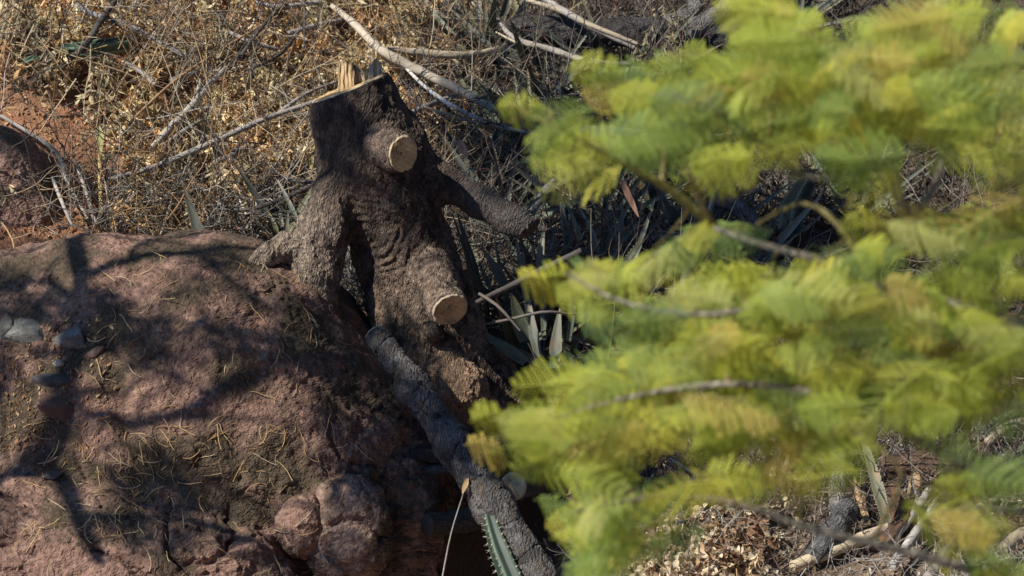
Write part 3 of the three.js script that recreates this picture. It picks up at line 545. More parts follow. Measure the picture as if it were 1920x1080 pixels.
// ------------------------------------------------------------------ single branches one can point to
reseed(41);
const br = (pxs, rads, o, label, category = 'branch', name = 'dead_branch') => stick(name, pxs, rads, { rad: 8, ...o }, label, category);
br([[150, 352, 0.15], [290, 312, 0.35], [400, 266, 0.5], [500, 222, 0.6], [592, 190, 0.7]], [4, 6, 6.5, 6, 5], GREY, 'long grey branch rising from lower left to the cut top of the stump');
br([[520, 214, 0.55], [570, 178, 0.6], [640, 150, 0.55]], [4, 4, 3], GREY, 'thin fork of the long branch ending behind the splintered stump top');
br([[285, 277, 0.25], [322, 236, 0.35], [366, 190, 0.4], [374, 150, 0.4]], [7, 8, 8, 5], { a: [0.3, 0.27, 0.22], b: [0.5, 0.46, 0.39] }, 'thick pale grey branch standing in the brush left of the stump');
br([[366, 190, 0.38], [392, 160, 0.4], [422, 128, 0.4]], [7, 6, 5], GREY, 'upper dark grey fork of the thick pale branch in the brush');
br([[308, 272, 0.3], [344, 246, 0.35], [378, 226, 0.35]], [5, 5, 4], GREY, 'short grey stick just right of the thick pale branch');
br([[398, 306, 0.3], [430, 292, 0.33], [462, 277, 0.3]], [7, 7, 6], { ...GREY, cap: [0.5, 0.42, 0.3] }, 'short thick grey stub below the long branch in the brush');
br([[140, 8, 0.3], [178, 28, 0.35], [250, 52, 0.35], [345, 105, 0.3]], [6, 7, 6, 4], { a: [0.16, 0.15, 0.14], b: [0.36, 0.34, 0.33] }, 'grey branch sloping down from the top left corner into the brush');
br([[225, -10, 0.35], [185, 45, 0.4], [160, 85, 0.35], [110, 128, 0.25]], [5, 7, 7, 5], DARK, 'dark branch lying across the green cactus stem at the upper left');
br([[236, 118, 0.3], [262, 132, 0.3], [292, 160, 0.3]], [5, 6, 5], GREY, 'short curved grey branch below the cactus stem');
br([[320, 152, 0.35], [345, 142, 0.35], [368, 138, 0.3]], [6, 7, 6], GREY, 'short dark grey stub above the thick pale branch');
br([[380, 22, 0.35], [430, 22, 0.35], [470, 26, 0.3]], [3, 3.5, 3], TAN, 'slim tan stick near the top edge above the brush');
br([[430, 60, 0.35], [470, 78, 0.35], [520, 92, 0.3]], [4, 5, 4], GREY, 'grey stick below the slim tan stick in the brush');
br([[540, 62, 0.35], [585, 50, 0.38], [640, 38, 0.35]], [6, 6, 5], GREY, 'straight grey stick left of the long pale branch near the top');
br([[535, 4, 0.4], [490, 52, 0.42], [455, 100, 0.4], [430, 130, 0.35]], [3, 4, 4, 3], DARK, 'thin dark branch slanting down from the top edge above the stump');
br([[470, 130, 0.4], [520, 105, 0.4], [560, 60, 0.4]], [3, 4, 3], DARK, 'thin dark fork crossing the brush left of the stump top');
br([[480, 5, 0.3], [520, 12, 0.35], [600, 4, 0.35]], [5, 6, 5], GREY, 'grey branch along the top edge above the stump');
br([[570, -8, 0.5], [571, 30, 0.5], [570, 90, 0.45]], [2.5, 2.5, 2], DARK, 'thin dark upright twig hanging from the top edge left of the pale branch');
br([[622, 10, 0.5], [665, 45, 0.55], [718, 96, 0.6], [780, 130, 0.6], [850, 164, 0.6], [915, 198, 0.55], [965, 218, 0.5]], [6, 9, 10, 11, 10, 10, 9], { a: [0.3, 0.26, 0.2], b: [0.56, 0.49, 0.38] }, 'long pale bleached branch running from the top edge down right past the stump');
br([[727, 91, 0.6], [790, 99, 0.65], [860, 104, 0.65], [915, 98, 0.6], [948, 86, 0.55]], [6, 9, 9, 9, 7], PALE, 'pale barkless branch lying level right of the stump top');
br([[752, 118, 0.55], [800, 165, 0.6], [850, 200, 0.6], [910, 228, 0.55], [1000, 252, 0.5]], [3, 4, 5, 5, 3], { a: [0.45, 0.43, 0.4], b: [0.72, 0.7, 0.66] }, 'thin white stripped stem below the long pale branch');
br([[796, 200, 0.55], [860, 222, 0.55], [920, 238, 0.5], [985, 246, 0.45]], [3, 4, 4, 3], PALE, 'thin pale stem just under the white stripped stem');
br([[762, 216, 0.4], [806, 196, 0.42], [856, 178, 0.4]], [6, 6, 5], { ...GREY, cap: [0.4, 0.35, 0.28] }, 'short grey stick between stump and white stripped stem');
br([[1010, -10, 0.9], [1060, 22, 0.9], [1120, 55, 0.9], [1190, 88, 0.8]], [7, 8, 8, 7], GREY, 'grey stem crossing the black log at the top');
br([[955, -8, 0.85], [1040, 16, 0.9], [1110, 48, 0.92], [1195, 82, 0.85]], [4, 6, 6, 5], PALE, 'pale splintered stem crossing the black log beside the grey stem');
br([[932, 34, 0.75], [965, 72, 0.8], [1030, 92, 0.8], [1110, 116, 0.8], [1180, 122, 0.7]], [3, 7, 7, 7, 5], { a: [0.17, 0.15, 0.13], b: [0.42, 0.38, 0.33] }, 'grey broken stem under the black log at the top');
br([[930, 60, 0.78], [975, 82, 0.82], [1010, 88, 0.8]], [2, 3, 4], PALE, 'pale splinter at the broken end of the grey stem');
br([[1150, 122, 0.6], [1230, 112, 0.6], [1300, 128, 0.6], [1350, 150, 0.55]], [5, 6, 6, 5], DARK, 'dark stick right of the grey broken stem under the hanging dry leaves');
br([[1070, 244, 0.7], [1120, 246, 0.72], [1190, 252, 0.72], [1260, 262, 0.7]], [8, 13, 13, 10], { a: [0.4, 0.36, 0.3], b: [0.72, 0.68, 0.6], amp: 0.28 }, 'bleached white wood piece sticking out behind the green foliage');
br([[0, 216, 0.1], [50, 246, 0.15], [105, 285, 0.2], [128, 345, 0.25], [165, 410, 0.15]], [3.5, 4, 4.5, 4, 3], GREY, 'bent grey twig along the edge of the left boulder');
br([[98, 332, 0.15], [116, 378, 0.2], [136, 424, 0.1]], [3.5, 4, 3], { a: [0.3, 0.28, 0.26], b: [0.5, 0.47, 0.43] }, 'upright pale twig at the right foot of the left boulder');
br([[140, 300, 0.2], [158, 350, 0.25], [182, 424, 0.12]], [3, 4, 4.5], GREY, 'forked grey twig between the left boulder and the yellow stalk');
br([[262, 292, 0.2], [252, 340, 0.25], [225, 420, 0.12]], [3, 3.5, 3], GREY, 'slim upright grey twig right of the yellow stalk');
br([[187, 285, 0.25], [188, 340, 0.25], [190, 405, 0.12]], [3.5, 4, 4], { a: [0.42, 0.3, 0.1], b: [0.55, 0.42, 0.18] }, 'yellow dry stalk standing behind the left end of the boulder crest', 'stalk', 'dry_stalk');
br([[322, 398, 0.1], [321, 430, 0.12], [320, 470, 0.05]], [5, 5, 5.5], TAN, 'brown sawn-off peg standing behind the boulder crest');
br([[596, 342, 0.5], [548, 338, 0.45], [520, 328, 0.4], [490, 308, 0.3]], [4, 5, 4, 2], DARK, 'dark twig reaching left from the stump above the low limb');
br([[592, 345, 0.5], [530, 372, 0.45], [470, 392, 0.4], [400, 392, 0.3]], [4, 5, 4, 2], DARK, 'dark forked twig low behind the stump leg');
br([[560, 400, 0.4], [500, 395, 0.35], [455, 408, 0.3], [420, 440, 0.2]], [3, 4, 4, 3], DARK, 'dark sagging twig just above the low limb');
br([[448, 372, 0.3], [470, 420, 0.25], [486, 462, 0.1]], [1.8, 2, 2], { a: [0.5, 0.47, 0.42], b: [0.66, 0.62, 0.57] }, 'thin white twig leaning beside the tip of the low limb');
br([[470, 415, 0.3], [450, 450, 0.2], [440, 470, 0.1]], [2.5, 3, 3], GREY, 'short grey twig crossing the thin white twig');
br([[240, 232, 0.35], [330, 150, 0.42], [420, 90, 0.42], [520, 30, 0.4]], [2.5, 3, 3, 2], { a: [0.3, 0.16, 0.08], b: [0.42, 0.26, 0.13] }, 'long thin reddish twig slanting up through the brush');
br([[880, 575, 11.6], [940, 545, 11.75], [1000, 515, 11.8], [1090, 470, 11.8]], [5, 6, 7, 6], DARK, 'dark branch across the agave leaves right of the lower stub');
br([[898, 550, 11.65], [935, 575, 11.6], [975, 620, 11.6]], [3, 3.2, 2], { a: [0.07, 0.06, 0.05], b: [0.17, 0.145, 0.12] }, 'grey forked twig right of the lower sawn stub');
br([[895, 610, 11.7], [950, 600, 11.7], [1020, 585, 11.7], [1080, 590, 11.8]], [2.2, 3, 3, 2], { a: [0.08, 0.07, 0.06], b: [0.2, 0.17, 0.15] }, 'thin grey twig lying over the agaves below the dark branch');
br([[1040, 340, 0.6], [1015, 370, 0.6], [985, 420, 0.5]], [8, 10, 8], CHAR, 'short charred branch above the end of the stump arm');
br([[1280, 560, 0.6], [1290, 510, 0.65], [1306, 470, 0.6]], [11, 12, 9], CHAR, 'charred upright stick seen through a gap in the foliage');
br([[1345, 372, 0.6], [1380, 385, 0.65], [1420, 425, 0.6]], [15, 19, 14], { ...CHAR, rad: 12 }, 'charred grey log end behind the foliage gap right of the dry leaf', 'log', 'dead_log');
br([[1330, 395, 0.8], [1345, 350, 0.8], [1362, 320, 0.8]], [5, 5, 4], GREY, 'grey stick standing beside the charred log end');
// the black log at the top right
{
  const t = thing('dead_log', 'long black weathered log lying across the top behind the agaves', 'log', onGround(1120, 70));
  const pts = [[925, 48, 0.55], [1010, 52, 0.6], [1100, 62, 0.6], [1200, 62, 0.6], [1300, 60, 0.55], [1420, 80, 0.5]].map(a => onGround(...a));
  part(t, 'trunk', limb(pts, [M(20), M(32), M(36), M(34), M(36), M(30)], { a: [0.022, 0.02, 0.02], b: [0.11, 0.1, 0.095], rad: 24, step: 0.02, amp: 0.3, fr: 7 }), MAT.bark);
  part(t, 'broken_limb', limb([onGround(1290, 60, 0.66), onGround(1360, 20, 0.7), onGround(1420, -30, 0.7)], [M(20), M(26), M(30)], { a: [0.05, 0.045, 0.04], b: [0.36, 0.34, 0.32], rad: 16, step: 0.02, amp: 0.25 }), MAT.bark);
  part(t, 'broken_limb', limb([onGround(1250, 40, 0.7), onGround(1300, 20, 0.72), onGround(1290, -30, 0.72)], [M(14), M(16), M(18)], { a: [0.04, 0.035, 0.03], b: [0.3, 0.28, 0.26], rad: 12, step: 0.02, amp: 0.25 }), MAT.bark);
}

// ------------------------------------------------------------------ right-hand foreground debris
reseed(77);
// a split block of wood: a box of grain cut by a few slanting planes; pale where it was torn
function chunk(a, b, r, tones, label, name = 'wood_chunk', category = 'wood chunk', d) {
  const A = d ? P(a[0], a[1], d) : onGround(a[0], a[1], 0.22), B = d ? P(b[0], b[1], d - 0.03) : onGround(b[0], b[1], 0.22), L = A.distanceTo(B), g = new THREE.BoxGeometry(M(r) * 1.7, L, M(r) * 1.3, 9, 14, 9), p = g.attributes.position, col = [], pl = [];
  for (let i = 0; i < 6; i++) pl.push([V(rr(-1, 1), rr(-0.7, 0.7), rr(-1, 1)).normalize(), M(r) * rr(0.55, 0.85)]);
  const o = rr(0, 40);
  for (let i = 0; i < p.count; i++) {
    const v = V().fromBufferAttribute(p, i), e = Math.abs(v.y) / L * 2;
    for (const [n, q] of pl) { const k = v.x * n.x + v.z * n.z + v.y * n.y * 0.5 - q; if (k > 0) { v.x -= n.x * k; v.z -= n.z * k; } }
    const s = n3(v.x * 70 + o, v.y * 6, v.z * 70), f = n3(v.x * 160 + o, v.y * 12, v.z * 160);
    v.x += 0.006 * s; v.z += 0.006 * f; if (e > 0.98) v.y += Math.sign(v.y) * (0.03 * s + 0.02 * f); v.x *= 1 - 0.25 * Math.max(0, v.y / L);
    col.push(...mixc(mixc(tones[0], tones[1], clamp(0.5 + s + 0.5 * f)), tones[2] ?? tones[1], e > 0.98 ? 0.8 : 0)); p.setXYZ(i, v.x, v.y, v.z);
  }
  g.setAttribute('color', new THREE.Float32BufferAttribute(col, 3)); g.computeVertexNormals();
  g.applyQuaternion(qTo(V(0, 1, 0), B.clone().sub(A)).multiply(new THREE.Quaternion().setFromAxisAngle(V(0, 1, 0), rr(0, 3)))); const c = A.clone().lerp(B, 0.5); g.translate(c.x, c.y, c.z);
  return solo(name, g, MAT.wood, label, category);
}
const YEL = [[0.3, 0.2, 0.1], [0.55, 0.4, 0.22], [0.6, 0.46, 0.27]], CHR = [[0.02, 0.02, 0.02], [0.13, 0.13, 0.13], [0.2, 0.2, 0.2]], GRW = [[0.1, 0.1, 0.1], [0.3, 0.29, 0.28], [0.36, 0.34, 0.31]], BRW = [[0.05, 0.03, 0.02], [0.22, 0.14, 0.09], [0.4, 0.24, 0.1]];
br([[1572, 815, 0.35], [1572, 880, 0.36], [1568, 952, 0.2]], [15, 16, 14], { a: [0.16, 0.15, 0.14], b: [0.36, 0.34, 0.31], rad: 12 }, 'upright grey weathered post-like log at the lower right', 'log', 'dead_log');
br([[1590, 955, 0.3], [1562, 995, 0.3], [1520, 1046, 0.15]], [22, 22, 17], { ...CHAR, rad: 14 }, 'charred grey log leaning against the foot of the upright log', 'log', 'dead_log');
br([[1485, 1062, 0.12], [1550, 1036, 0.15], [1610, 1012, 0.15], [1672, 988, 0.12]], [9, 12, 12, 9], { a: [0.46, 0.36, 0.22], b: [0.7, 0.6, 0.42], amp: 0.12 }, 'long pale barkless stick lying at the bottom right');
br([[1675, 1010, 0.15], [1706, 972, 0.2], [1745, 918, 0.2]], [8, 9, 9], { a: [0.3, 0.28, 0.26], b: [0.56, 0.53, 0.49] }, 'speckled grey stick leaning right of the long pale stick');
br([[1672, 1062, 0.15], [1710, 1010, 0.2], [1768, 930, 0.22]], [8, 9, 10], { a: [0.34, 0.32, 0.29], b: [0.6, 0.57, 0.52] }, 'second speckled grey stick, parallel and further right');
br([[1740, 1085, 0.15], [1790, 1020, 0.2], [1830, 975, 0.2]], [10, 11, 10], GREY, 'thick grey stick at the bottom edge behind foliage');
br([[1655, 872, 0.3], [1720, 870, 0.32], [1800, 884, 0.28]], [16, 24, 20], { a: [0.07, 0.045, 0.03], b: [0.22, 0.14, 0.09], rad: 16, amp: 0.3 }, 'thick brown broken log with ragged orange end at the lower right', 'log', 'dead_log');
chunk([1822, 930], [1852, 893], 14, [[0.3, 0.22, 0.13], [0.6, 0.48, 0.32]], 'small pale block of wood right of the brown broken log');
chunk([1712, 930], [1726, 880], 17, YEL, 'yellow freshly broken wood chunk under the brown log');
chunk([1608, 962], [1612, 900], 13, YEL, 'pale torn wood chunk right of the upright grey log');
br([[1880, 1030, 0.2], [1905, 1010, 0.22], [1950, 990, 0.2]], [10, 13, 12], PALE, 'pale broken stick at the right edge near the bottom');
br([[1830, 950, 0.15], [1860, 940, 0.18], [1880, 925, 0.15]], [5, 6, 4], PALE, 'short white stick under the small pale block');
chunk([1692, 1016], [1686, 918], 22, [[0.05, 0.028, 0.018], [0.2, 0.11, 0.06], [0.34, 0.2, 0.09]], 'upright curl of dark brown bark above the long pale stick', 'bark_piece', 'bark');
chunk([988, 905], [1045, 872], 17, [[0.06, 0.04, 0.03], [0.26, 0.18, 0.13]], 'brown bark fragment right of the sawn log end', 'bark_piece', 'bark', 11.25);
chunk([1150, 910], [1215, 872], 32, CHR, 'charred black lump of wood seen under the foliage left of the leafy twigs');
chunk([1062, 1095], [1130, 1040], 34, GRW, 'grey split wood block at the bottom edge beside the diagonal log');
br([[1255, 858, 0.4], [1295, 884, 0.42], [1342, 908, 0.35]], [2.5, 3, 2.5], GREY, 'thin straight grey twig above the pile of tan leaves', 'twig', 'twig');
br([[1340, 850, 0.35], [1356, 890, 0.35], [1350, 925, 0.25]], [12, 13, 12], { a: [0.2, 0.19, 0.18], b: [0.44, 0.42, 0.4], rad: 10 }, 'short pale grey stump of wood behind the thin straight twig', 'wood chunk', 'wood_chunk');
br([[1270, 1000, 0.25], [1276, 950, 0.3], [1290, 900, 0.3]], [14, 15, 12], CHAR, 'charred upright stick left of the tan leaves at the bottom');
br([[1330, 962, 0.2], [1400, 945, 0.22], [1480, 930, 0.2]], [12, 17, 13], { a: [0.08, 0.07, 0.06], b: [0.2, 0.17, 0.15], rad: 14 }, 'dark log lying behind the tan leaves at the bottom', 'log', 'dead_log');
br([[1740, 790, 0.6], [1790, 730, 0.6], [1830, 690, 0.6]], [8, 9, 8], GREY, 'grey stick seen through the foliage at the right');
br([[1850, 830, 0.3], [1890, 800, 0.32], [1940, 790, 0.3]], [8, 11, 10], PALE, 'pale driftwood-like stick at the right edge above the pale block');
{
  const ll = roundSprays.map(() => []), tw = twigs.map(() => []);
  for (let i = 0; i < 760; i++) { const px = rr(1180, 1500), py = rr(880, 1100); const u = (px - 1320 - (1000 - py) * 0.5) / 130; if (rnd() < u * u - 0.1) continue; if (py < 930 && rnd() < 0.55) continue;
    ll[i % 3].push({ p: onGround(px, py, rr(0.04, 0.42)), e: [rr(-1.3, 1.3), rr(0, 6.28), rr(-1.3, 1.3)], s: rr(0.6, 1.2), c: pick([[0.8, 0.67, 0.46], [0.72, 0.58, 0.38], [0.82, 0.72, 0.53], [0.76, 0.64, 0.45], [0.3, 0.16, 0.08], [0.45, 0.3, 0.17]]) }); }
  for (let i = 0; i < 620; i++) { const px = rr(1100, 1940), py = rr(800, 1100); tw[i % 6].push({ p: onGround(px, py, rr(0.02, 0.25)), e: [rr(-0.6, 0.6), rr(0, 6.28), rr(-1, 1)], s: rr(0.25, 0.6), c: pick([[0.4, 0.37, 0.33], [0.5, 0.47, 0.42], [0.2, 0.14, 0.1]]) }); }
  const t = thing('dry_twigs', 'heap of dead twigs with small round tan leaves at the bottom right of centre', 'dry twigs', onGround(1330, 1040));
  roundSprays.forEach((g, i) => scatter('dry_leaves', g, MAT.dryLeaf, ll[i], t)); twigs.forEach((g, i) => scatter('twigs', g, MAT.twig, tw[i], t));
}
// curly grey dried tufts
function tuft(px, py, rx, ry, n, tone, label, lift = 0.1, d) {
  const gs = [0, 1, 2].map(() => { const pts = []; let p = V(0, 0, 0), a = 0; for (let i = 0; i < 6; i++) { pts.push(p.clone()); a += rr(-0.2, 0.7); p.add(V(Math.cos(a) * 0.014, Math.sin(a) * 0.014, rr(-0.006, 0.006))); } return limb(pts, [0.0022, 0.0022, 0.001], { rad: 3, seg: 7, amp: 0, a: [0.75, 0.75, 0.75], b: [1, 1, 1] }); });
  const Ls = gs.map(() => []); const c = d ? P(px, py, d) : onGround(px, py, lift), t = thing('dry_tuft', label, 'dry plant', c);
  for (let i = 0; i < n; i++) { const a = rr(0, 6.28), r = Math.sqrt(rnd()), x = px + Math.cos(a) * r * rx, y = py + Math.sin(a) * r * ry; const p = d ? P(x, y, d + rr(-0.08, 0.15)) : onGround(x, y, rr(0.01, lift * 1.6)); const k = rr(0.5, 1.2); Ls[i % 3].push({ p, q: qRand(), s: rr(0.6, 1.3), c: tone.map(v => v * k) }); }
  gs.forEach((g, i) => scatter('dry_stems', g, MAT.twig, Ls[i], t));
}
tuft(656, 520, 42, 78, 900, [0.36, 0.36, 0.34], 'grey curly dried tuft between the stump leg and trunk', 0.1, 12.1);
tuft(1815, 1055, 75, 32, 420, [0.6, 0.57, 0.5], 'pale curly dried tuft at the bottom right edge');
tuft(1868, 795, 45, 28, 260, [0.55, 0.53, 0.48], 'white curly dried tuft at the right edge behind foliage');
tuft(1336, 1010, 36, 40, 260, [0.5, 0.48, 0.44], 'grey curly tuft inside the heap of tan leaves');
tuft(1160, 980, 80, 22, 300, [0.2, 0.19, 0.17], 'dark grey matted tuft under the foliage left of the tan leaves');
tuft(400, 465, 140, 10, 300, [0.5, 0.48, 0.44], 'fringe of pale dried stems along the boulder crest', 0.06);
// single dead leaves hanging where one sees them
function deadLeaf(px, py, px2, py2, w, d, tone, label) {
  const a = P(px, py, d), b = P(px2, py2, d - 0.03), L = a.distanceTo(b), g = leafQuad(L, M(w), 0.02, 0.9, 8), c = g.attributes.color; for (let i = 0; i < c.count; i++) { const k = c.getX(i) * (0.8 + 0.5 * rnd()); c.setXYZ(i, tone[0] * k, tone[1] * k, tone[2] * k); }
  g.applyQuaternion(qTo(V(0, -1, 0), b.clone().sub(a))); g.translate(a.x, a.y, a.z); solo('dead_leaf', g, MAT.dryLeaf, label, 'leaf');
}
deadLeaf(1164, 336, 1198, 408, 14, 12.4, [0.32, 0.17, 0.11], 'long reddish tan dead leaf hanging over the dark gap right of the stump arm');
deadLeaf(860, 262, 878, 300, 16, 12.6, [0.45, 0.22, 0.16], 'small pinkish dead leaf right of the upper sawn stub');
deadLeaf(877, 896, 866, 928, 10, 11.0, [0.42, 0.28, 0.14], 'curled brown leaf on the thin stalk in the gully');
deadLeaf(186, 236, 192, 290, 18, 12.75, [0.36, 0.34, 0.14], 'yellow-green leaf at the top of the yellow stalk');

// ------------------------------------------------------------------ agaves
function agaveLeaf(L, W, bend, seg = 14) {                         // along +y, its channel facing +z
  const pos = [], idx = [], col = [], C = 6;
  const wid = t => W * (t < 0.35 ? mix(0.72, 1, t / 0.35) : Math.pow(1 - (t - 0.35) / 0.65, 0.72));
  const row = (t, k) => { const s = k / C * 2 - 1, w = wid(t) / 2, y = L * (t - 0.15 * bend * bend * t * t), z0 = -bend * L * t * t; return [s * w, y, z0]; };
  for (let i = 0; i <= seg; i++) { const t = i / seg; for (const top of [1, 0]) for (let k = 0; k <= C; k++) {
    const [x, y, z] = row(t, k), s = k / C * 2 - 1, w = wid(t), th = 0.16 * w * (1 - s * s) * (1 - 0.5 * t);
    pos.push(x, y, z + 0.18 * w * s * s + (top ? 0 : -th - 0.002));
    const g = 0.75 + 0.35 * n3(s * 3, t * 6, L * 30) + (Math.abs(s) > 0.9 ? 0.25 : 0), tip = sstep(0.94, 1, t); col.push(...mixc(mixc([0.15 * g, 0.175 * g, 0.145 * g], [0.2, 0.14, 0.085], 0.8 * sstep(0.18, 0.4, n3(s * 2.2 + L * 9, t * 9, W * 70)) + 0.35 * sstep(0.6, 0.95, t)), [0.1, 0.05, 0.035], tip)); } }
  const R = 2 * (C + 1);
  for (let i = 0; i < seg; i++) { for (let k = 0; k < C; k++) { let q = i * R + k; idx.push(q, q + 1, q + R, q + 1, q + R + 1, q + R); q += C + 1; idx.push(q, q + R, q + 1, q + 1, q + R, q + R + 1); }
    for (const [e, f] of [[0, 0], [C, 1]]) { const q = i * R + e, p = q + C + 1; f ? idx.push(q, p, q + R, p, p + R, q + R) : idx.push(q, q + R, p, p, q + R, p + R); } }
  const nT = Math.round(L / 0.03);                                  // marginal teeth
  for (let i = 1; i < nT; i++) for (const k of [0, C]) { const t = i / nT * 0.93, a = row(t - 0.008, k), b = row(t + 0.008, k), s = k ? 1 : -1, w = wid(t), o = pos.length / 3; const z = 0.18 * w;
    pos.push(a[0] - s * 0.001, a[1], a[2] + z, b[0] - s * 0.001, b[1], b[2] + z, (a[0] + b[0]) / 2 + s * 0.007, (a[1] + b[1]) / 2 + 0.003, a[2] + z); for (let q = 0; q < 3; q++) col.push(0.3, 0.26, 0.17); idx.push(o, o + 1, o + 2); }
  return geom(pos, idx, col);
}
reseed(64);
const AG = [agaveLeaf(1, 0.11, 0.12), agaveLeaf(1, 0.1, 0.3), agaveLeaf(1, 0.13, -0.1), agaveLeaf(1, 0.09, 0.5)];
const agMats = [[1, 1, 1], [0.8, 0.95, 0.85], [1.15, 1.15, 1.15], [0.7, 0.8, 0.7], [1.2, 1.1, 0.8]].map(c => { const m = MAT.agave.clone(); m.color.setRGB(...c); return m; });
function leafOn(t, from, dir, L, w, twist) {
  const m = shade(new THREE.Mesh(pick(AG), pick(agMats))); m.name = 'leaf'; m.position.copy(from).sub(t.position);
  const face = V(rr(-0.4, 0.4) + twist, 0.5, 1); const y = dir.clone().normalize(), x = y.clone().cross(face).normalize(), z = x.clone().cross(y); m.quaternion.setFromRotationMatrix(new THREE.Matrix4().makeBasis(x, y, z));
  m.scale.set(L * w, L, L * w); t.add(m); return m;
}
// px, py, n leaves, length, spread, hand-placed leaves [from px,py, to px,py, width px, depth]
function agave(px, py, n, L, spread, label, hand = [], lift = 0.05) {
  const c = onGround(px, py, lift), t = thing('agave_plant', label, 'agave', c), d0 = viewOf(c)[2];
  n = n > 8 ? Math.round(n * 1.9) : n; for (let i = 0; i < n; i++) { const a = i * 2.4 + rr(-0.4, 0.4), el = rr(0.25, 1.45) * (1 - 0.3 * spread), d = V(Math.cos(a) * Math.cos(el), Math.sin(el), Math.sin(a) * Math.cos(el)); leafOn(t, c.clone().addScaledVector(d, 0.02), d, L * rr(0.75, 1.35), rr(0.38, 0.8), 0); }
  for (const [ax, ay, bx, by, w, d] of hand) { const A = P(ax, ay, d ?? d0 - 0.2), B = P(bx, by, (d ?? d0 - 0.2) - 0.05), len = A.distanceTo(B), m = leafOn(t, A, B.clone().sub(A), len, 1, 0); const k = M(w * 0.75) / (len * 0.11); m.scale.set(len * k, len, len * k); }
}
agave(915, 120, 13, 0.62, 0.5, 'agave with tall narrow leaves between the level pale branch and the black log', [[880, 110, 792, -10, 26], [912, 120, 908, -15, 20], [905, 240, 770, 100, 22], [960, 210, 830, 120, 20]]);
agave(1010, 190, 15, 0.6, 0.8, 'dark agave spreading under the grey broken stem', [[1110, 245, 1065, 150, 30], [1000, 200, 960, 115, 24], [1050, 230, 1040, 130, 26], [900, 150, 1040, 225, 26], [985, 160, 1090, 240, 24]]);
agave(1160, 180, 14, 0.6, 0.6, 'agave half hidden by the left tip of the green foliage', [[1125, 215, 1128, 70, 16], [1165, 160, 1190, 75, 14]]);
agave(1000, 300, 14, 0.5, 0.9, 'low flat agave right of the stump shoulder above the stump arm', [[830, 262, 960, 330, 20], [1050, 345, 1240, 345, 16], [900, 255, 850, 300, 22]]);
agave(905, 690, 10, 0.55, 0.3, 'agave with upright leaves close to the stump below the arm', [[905, 560, 858, 395, 22, 12.35], [900, 600, 868, 440, 24, 12.3], [888, 520, 850, 400, 12, 12.3], [985, 680, 905, 620, 30, 11.95], [1030, 690, 930, 640, 24, 12.0]]);
agave(985, 700, 12, 0.6, 0.3, 'agave with broad upright grey leaves under the dark crossing branch', [[950, 545, 915, 465, 28, 12.3], [985, 560, 965, 440, 18, 12.2], [995, 600, 970, 470, 20, 12.1], [985, 640, 965, 545, 34, 12.0], [1010, 670, 985, 560, 26, 11.95]]);
agave(1050, 660, 12, 0.6, 0.3, 'agave at the left rim of the lower foliage mass', [[1012, 520, 1012, 425, 22, 12.3], [1020, 640, 1014, 500, 16, 12.1], [1040, 690, 1046, 580, 30, 11.9], [1066, 640, 1090, 480, 16, 12.1]]);
agave(1120, 440, 14, 0.55, 0.5, 'agave with thin lit leaves in the dark gap below the dead leaf', [[1120, 470, 1103, 385, 18, 12.7], [1165, 460, 1166, 370, 12, 12.7], [1090, 450, 1060, 370, 14, 12.6], [1180, 510, 1230, 370, 16, 12.5]]);
agave(940, 430, 10, 0.5, 0.7, 'agave with spread dark leaves right under the stump arm');
agave(890, 330, 8, 0.4, 0.8, 'small agave squeezed between the stump shoulder and its arm');
agave(1080, 330, 12, 0.5, 0.8, 'dark agave left of the dead reddish leaf');
agave(1080, 560, 12, 0.5, 0.5, 'agave at the gap in the lower foliage right of the crossing branch');
agave(1300, 470, 12, 0.5, 0.6, 'agave behind the charred upright stick in the foliage gap');
agave(1560, 330, 12, 0.5, 0.6, 'agave above the green cactus stem in the foliage gap');
agave(1240, 420, 10, 0.5, 0.6, 'agave behind the foliage right of the thin lit leaves');
agave(375, 480, 3, 0.3, 0.3, 'young pale agave behind the boulder crest left of the low limb', [[384, 470, 346, 345, 24], [362, 470, 330, 420, 12]], 0.1);
agave(535, 450, 6, 0.36, 0.4, 'small dark agave in the twigs beside the stump leg', [[560, 425, 528, 330, 16], [520, 440, 512, 405, 14], [535, 445, 540, 400, 14]], 0.15);
agave(1480, 60, 12, 0.6, 0.6, 'agave beyond the black log near the top of the foliage', [[1490, 60, 1510, -20, 20]]);
agave(1400, 520, 10, 0.5, 0.6, 'dark agave behind the middle of the foliage');
agave(1600, 420, 10, 0.5, 0.6, 'dark agave in the large gap of the foliage right of the green cactus stem');
agave(1635, 960, 0, 0.35, 0.6, 'green toothed agave leaves beside the upright grey log', [[1662, 980, 1622, 800, 34, 11.1], [1385, 975, 1362, 930, 30, 11.2]]);
agave(1780, 300, 9, 0.5, 0.6, 'agave far right behind the upper foliage');

// hanging dry leaf strands near the top centre
{
  const L = sprays.map(() => []); for (let i = 0; i < 34; i++) { const px = rr(1195, 1285), py = rr(-10, 110); L[i % 6].push({ p: onGround(px, py, rr(0.75, 0.9)), e: [rr(-0.3, 0.3), rr(0, 6.28), rr(-0.3, 0.3)], s: rr(0.5, 0.8), c: pick([[0.3, 0.27, 0.16], [0.4, 0.34, 0.2]]) }); }
  const t = thing('dry_foliage', 'strands of dull dry leaves hanging over the black log', 'dry leaves', onGround(1240, 60, 0.8)); sprays.forEach((g, i) => scatter('hanging_leaves', g, MAT.dryLeaf, L[i], t));
}

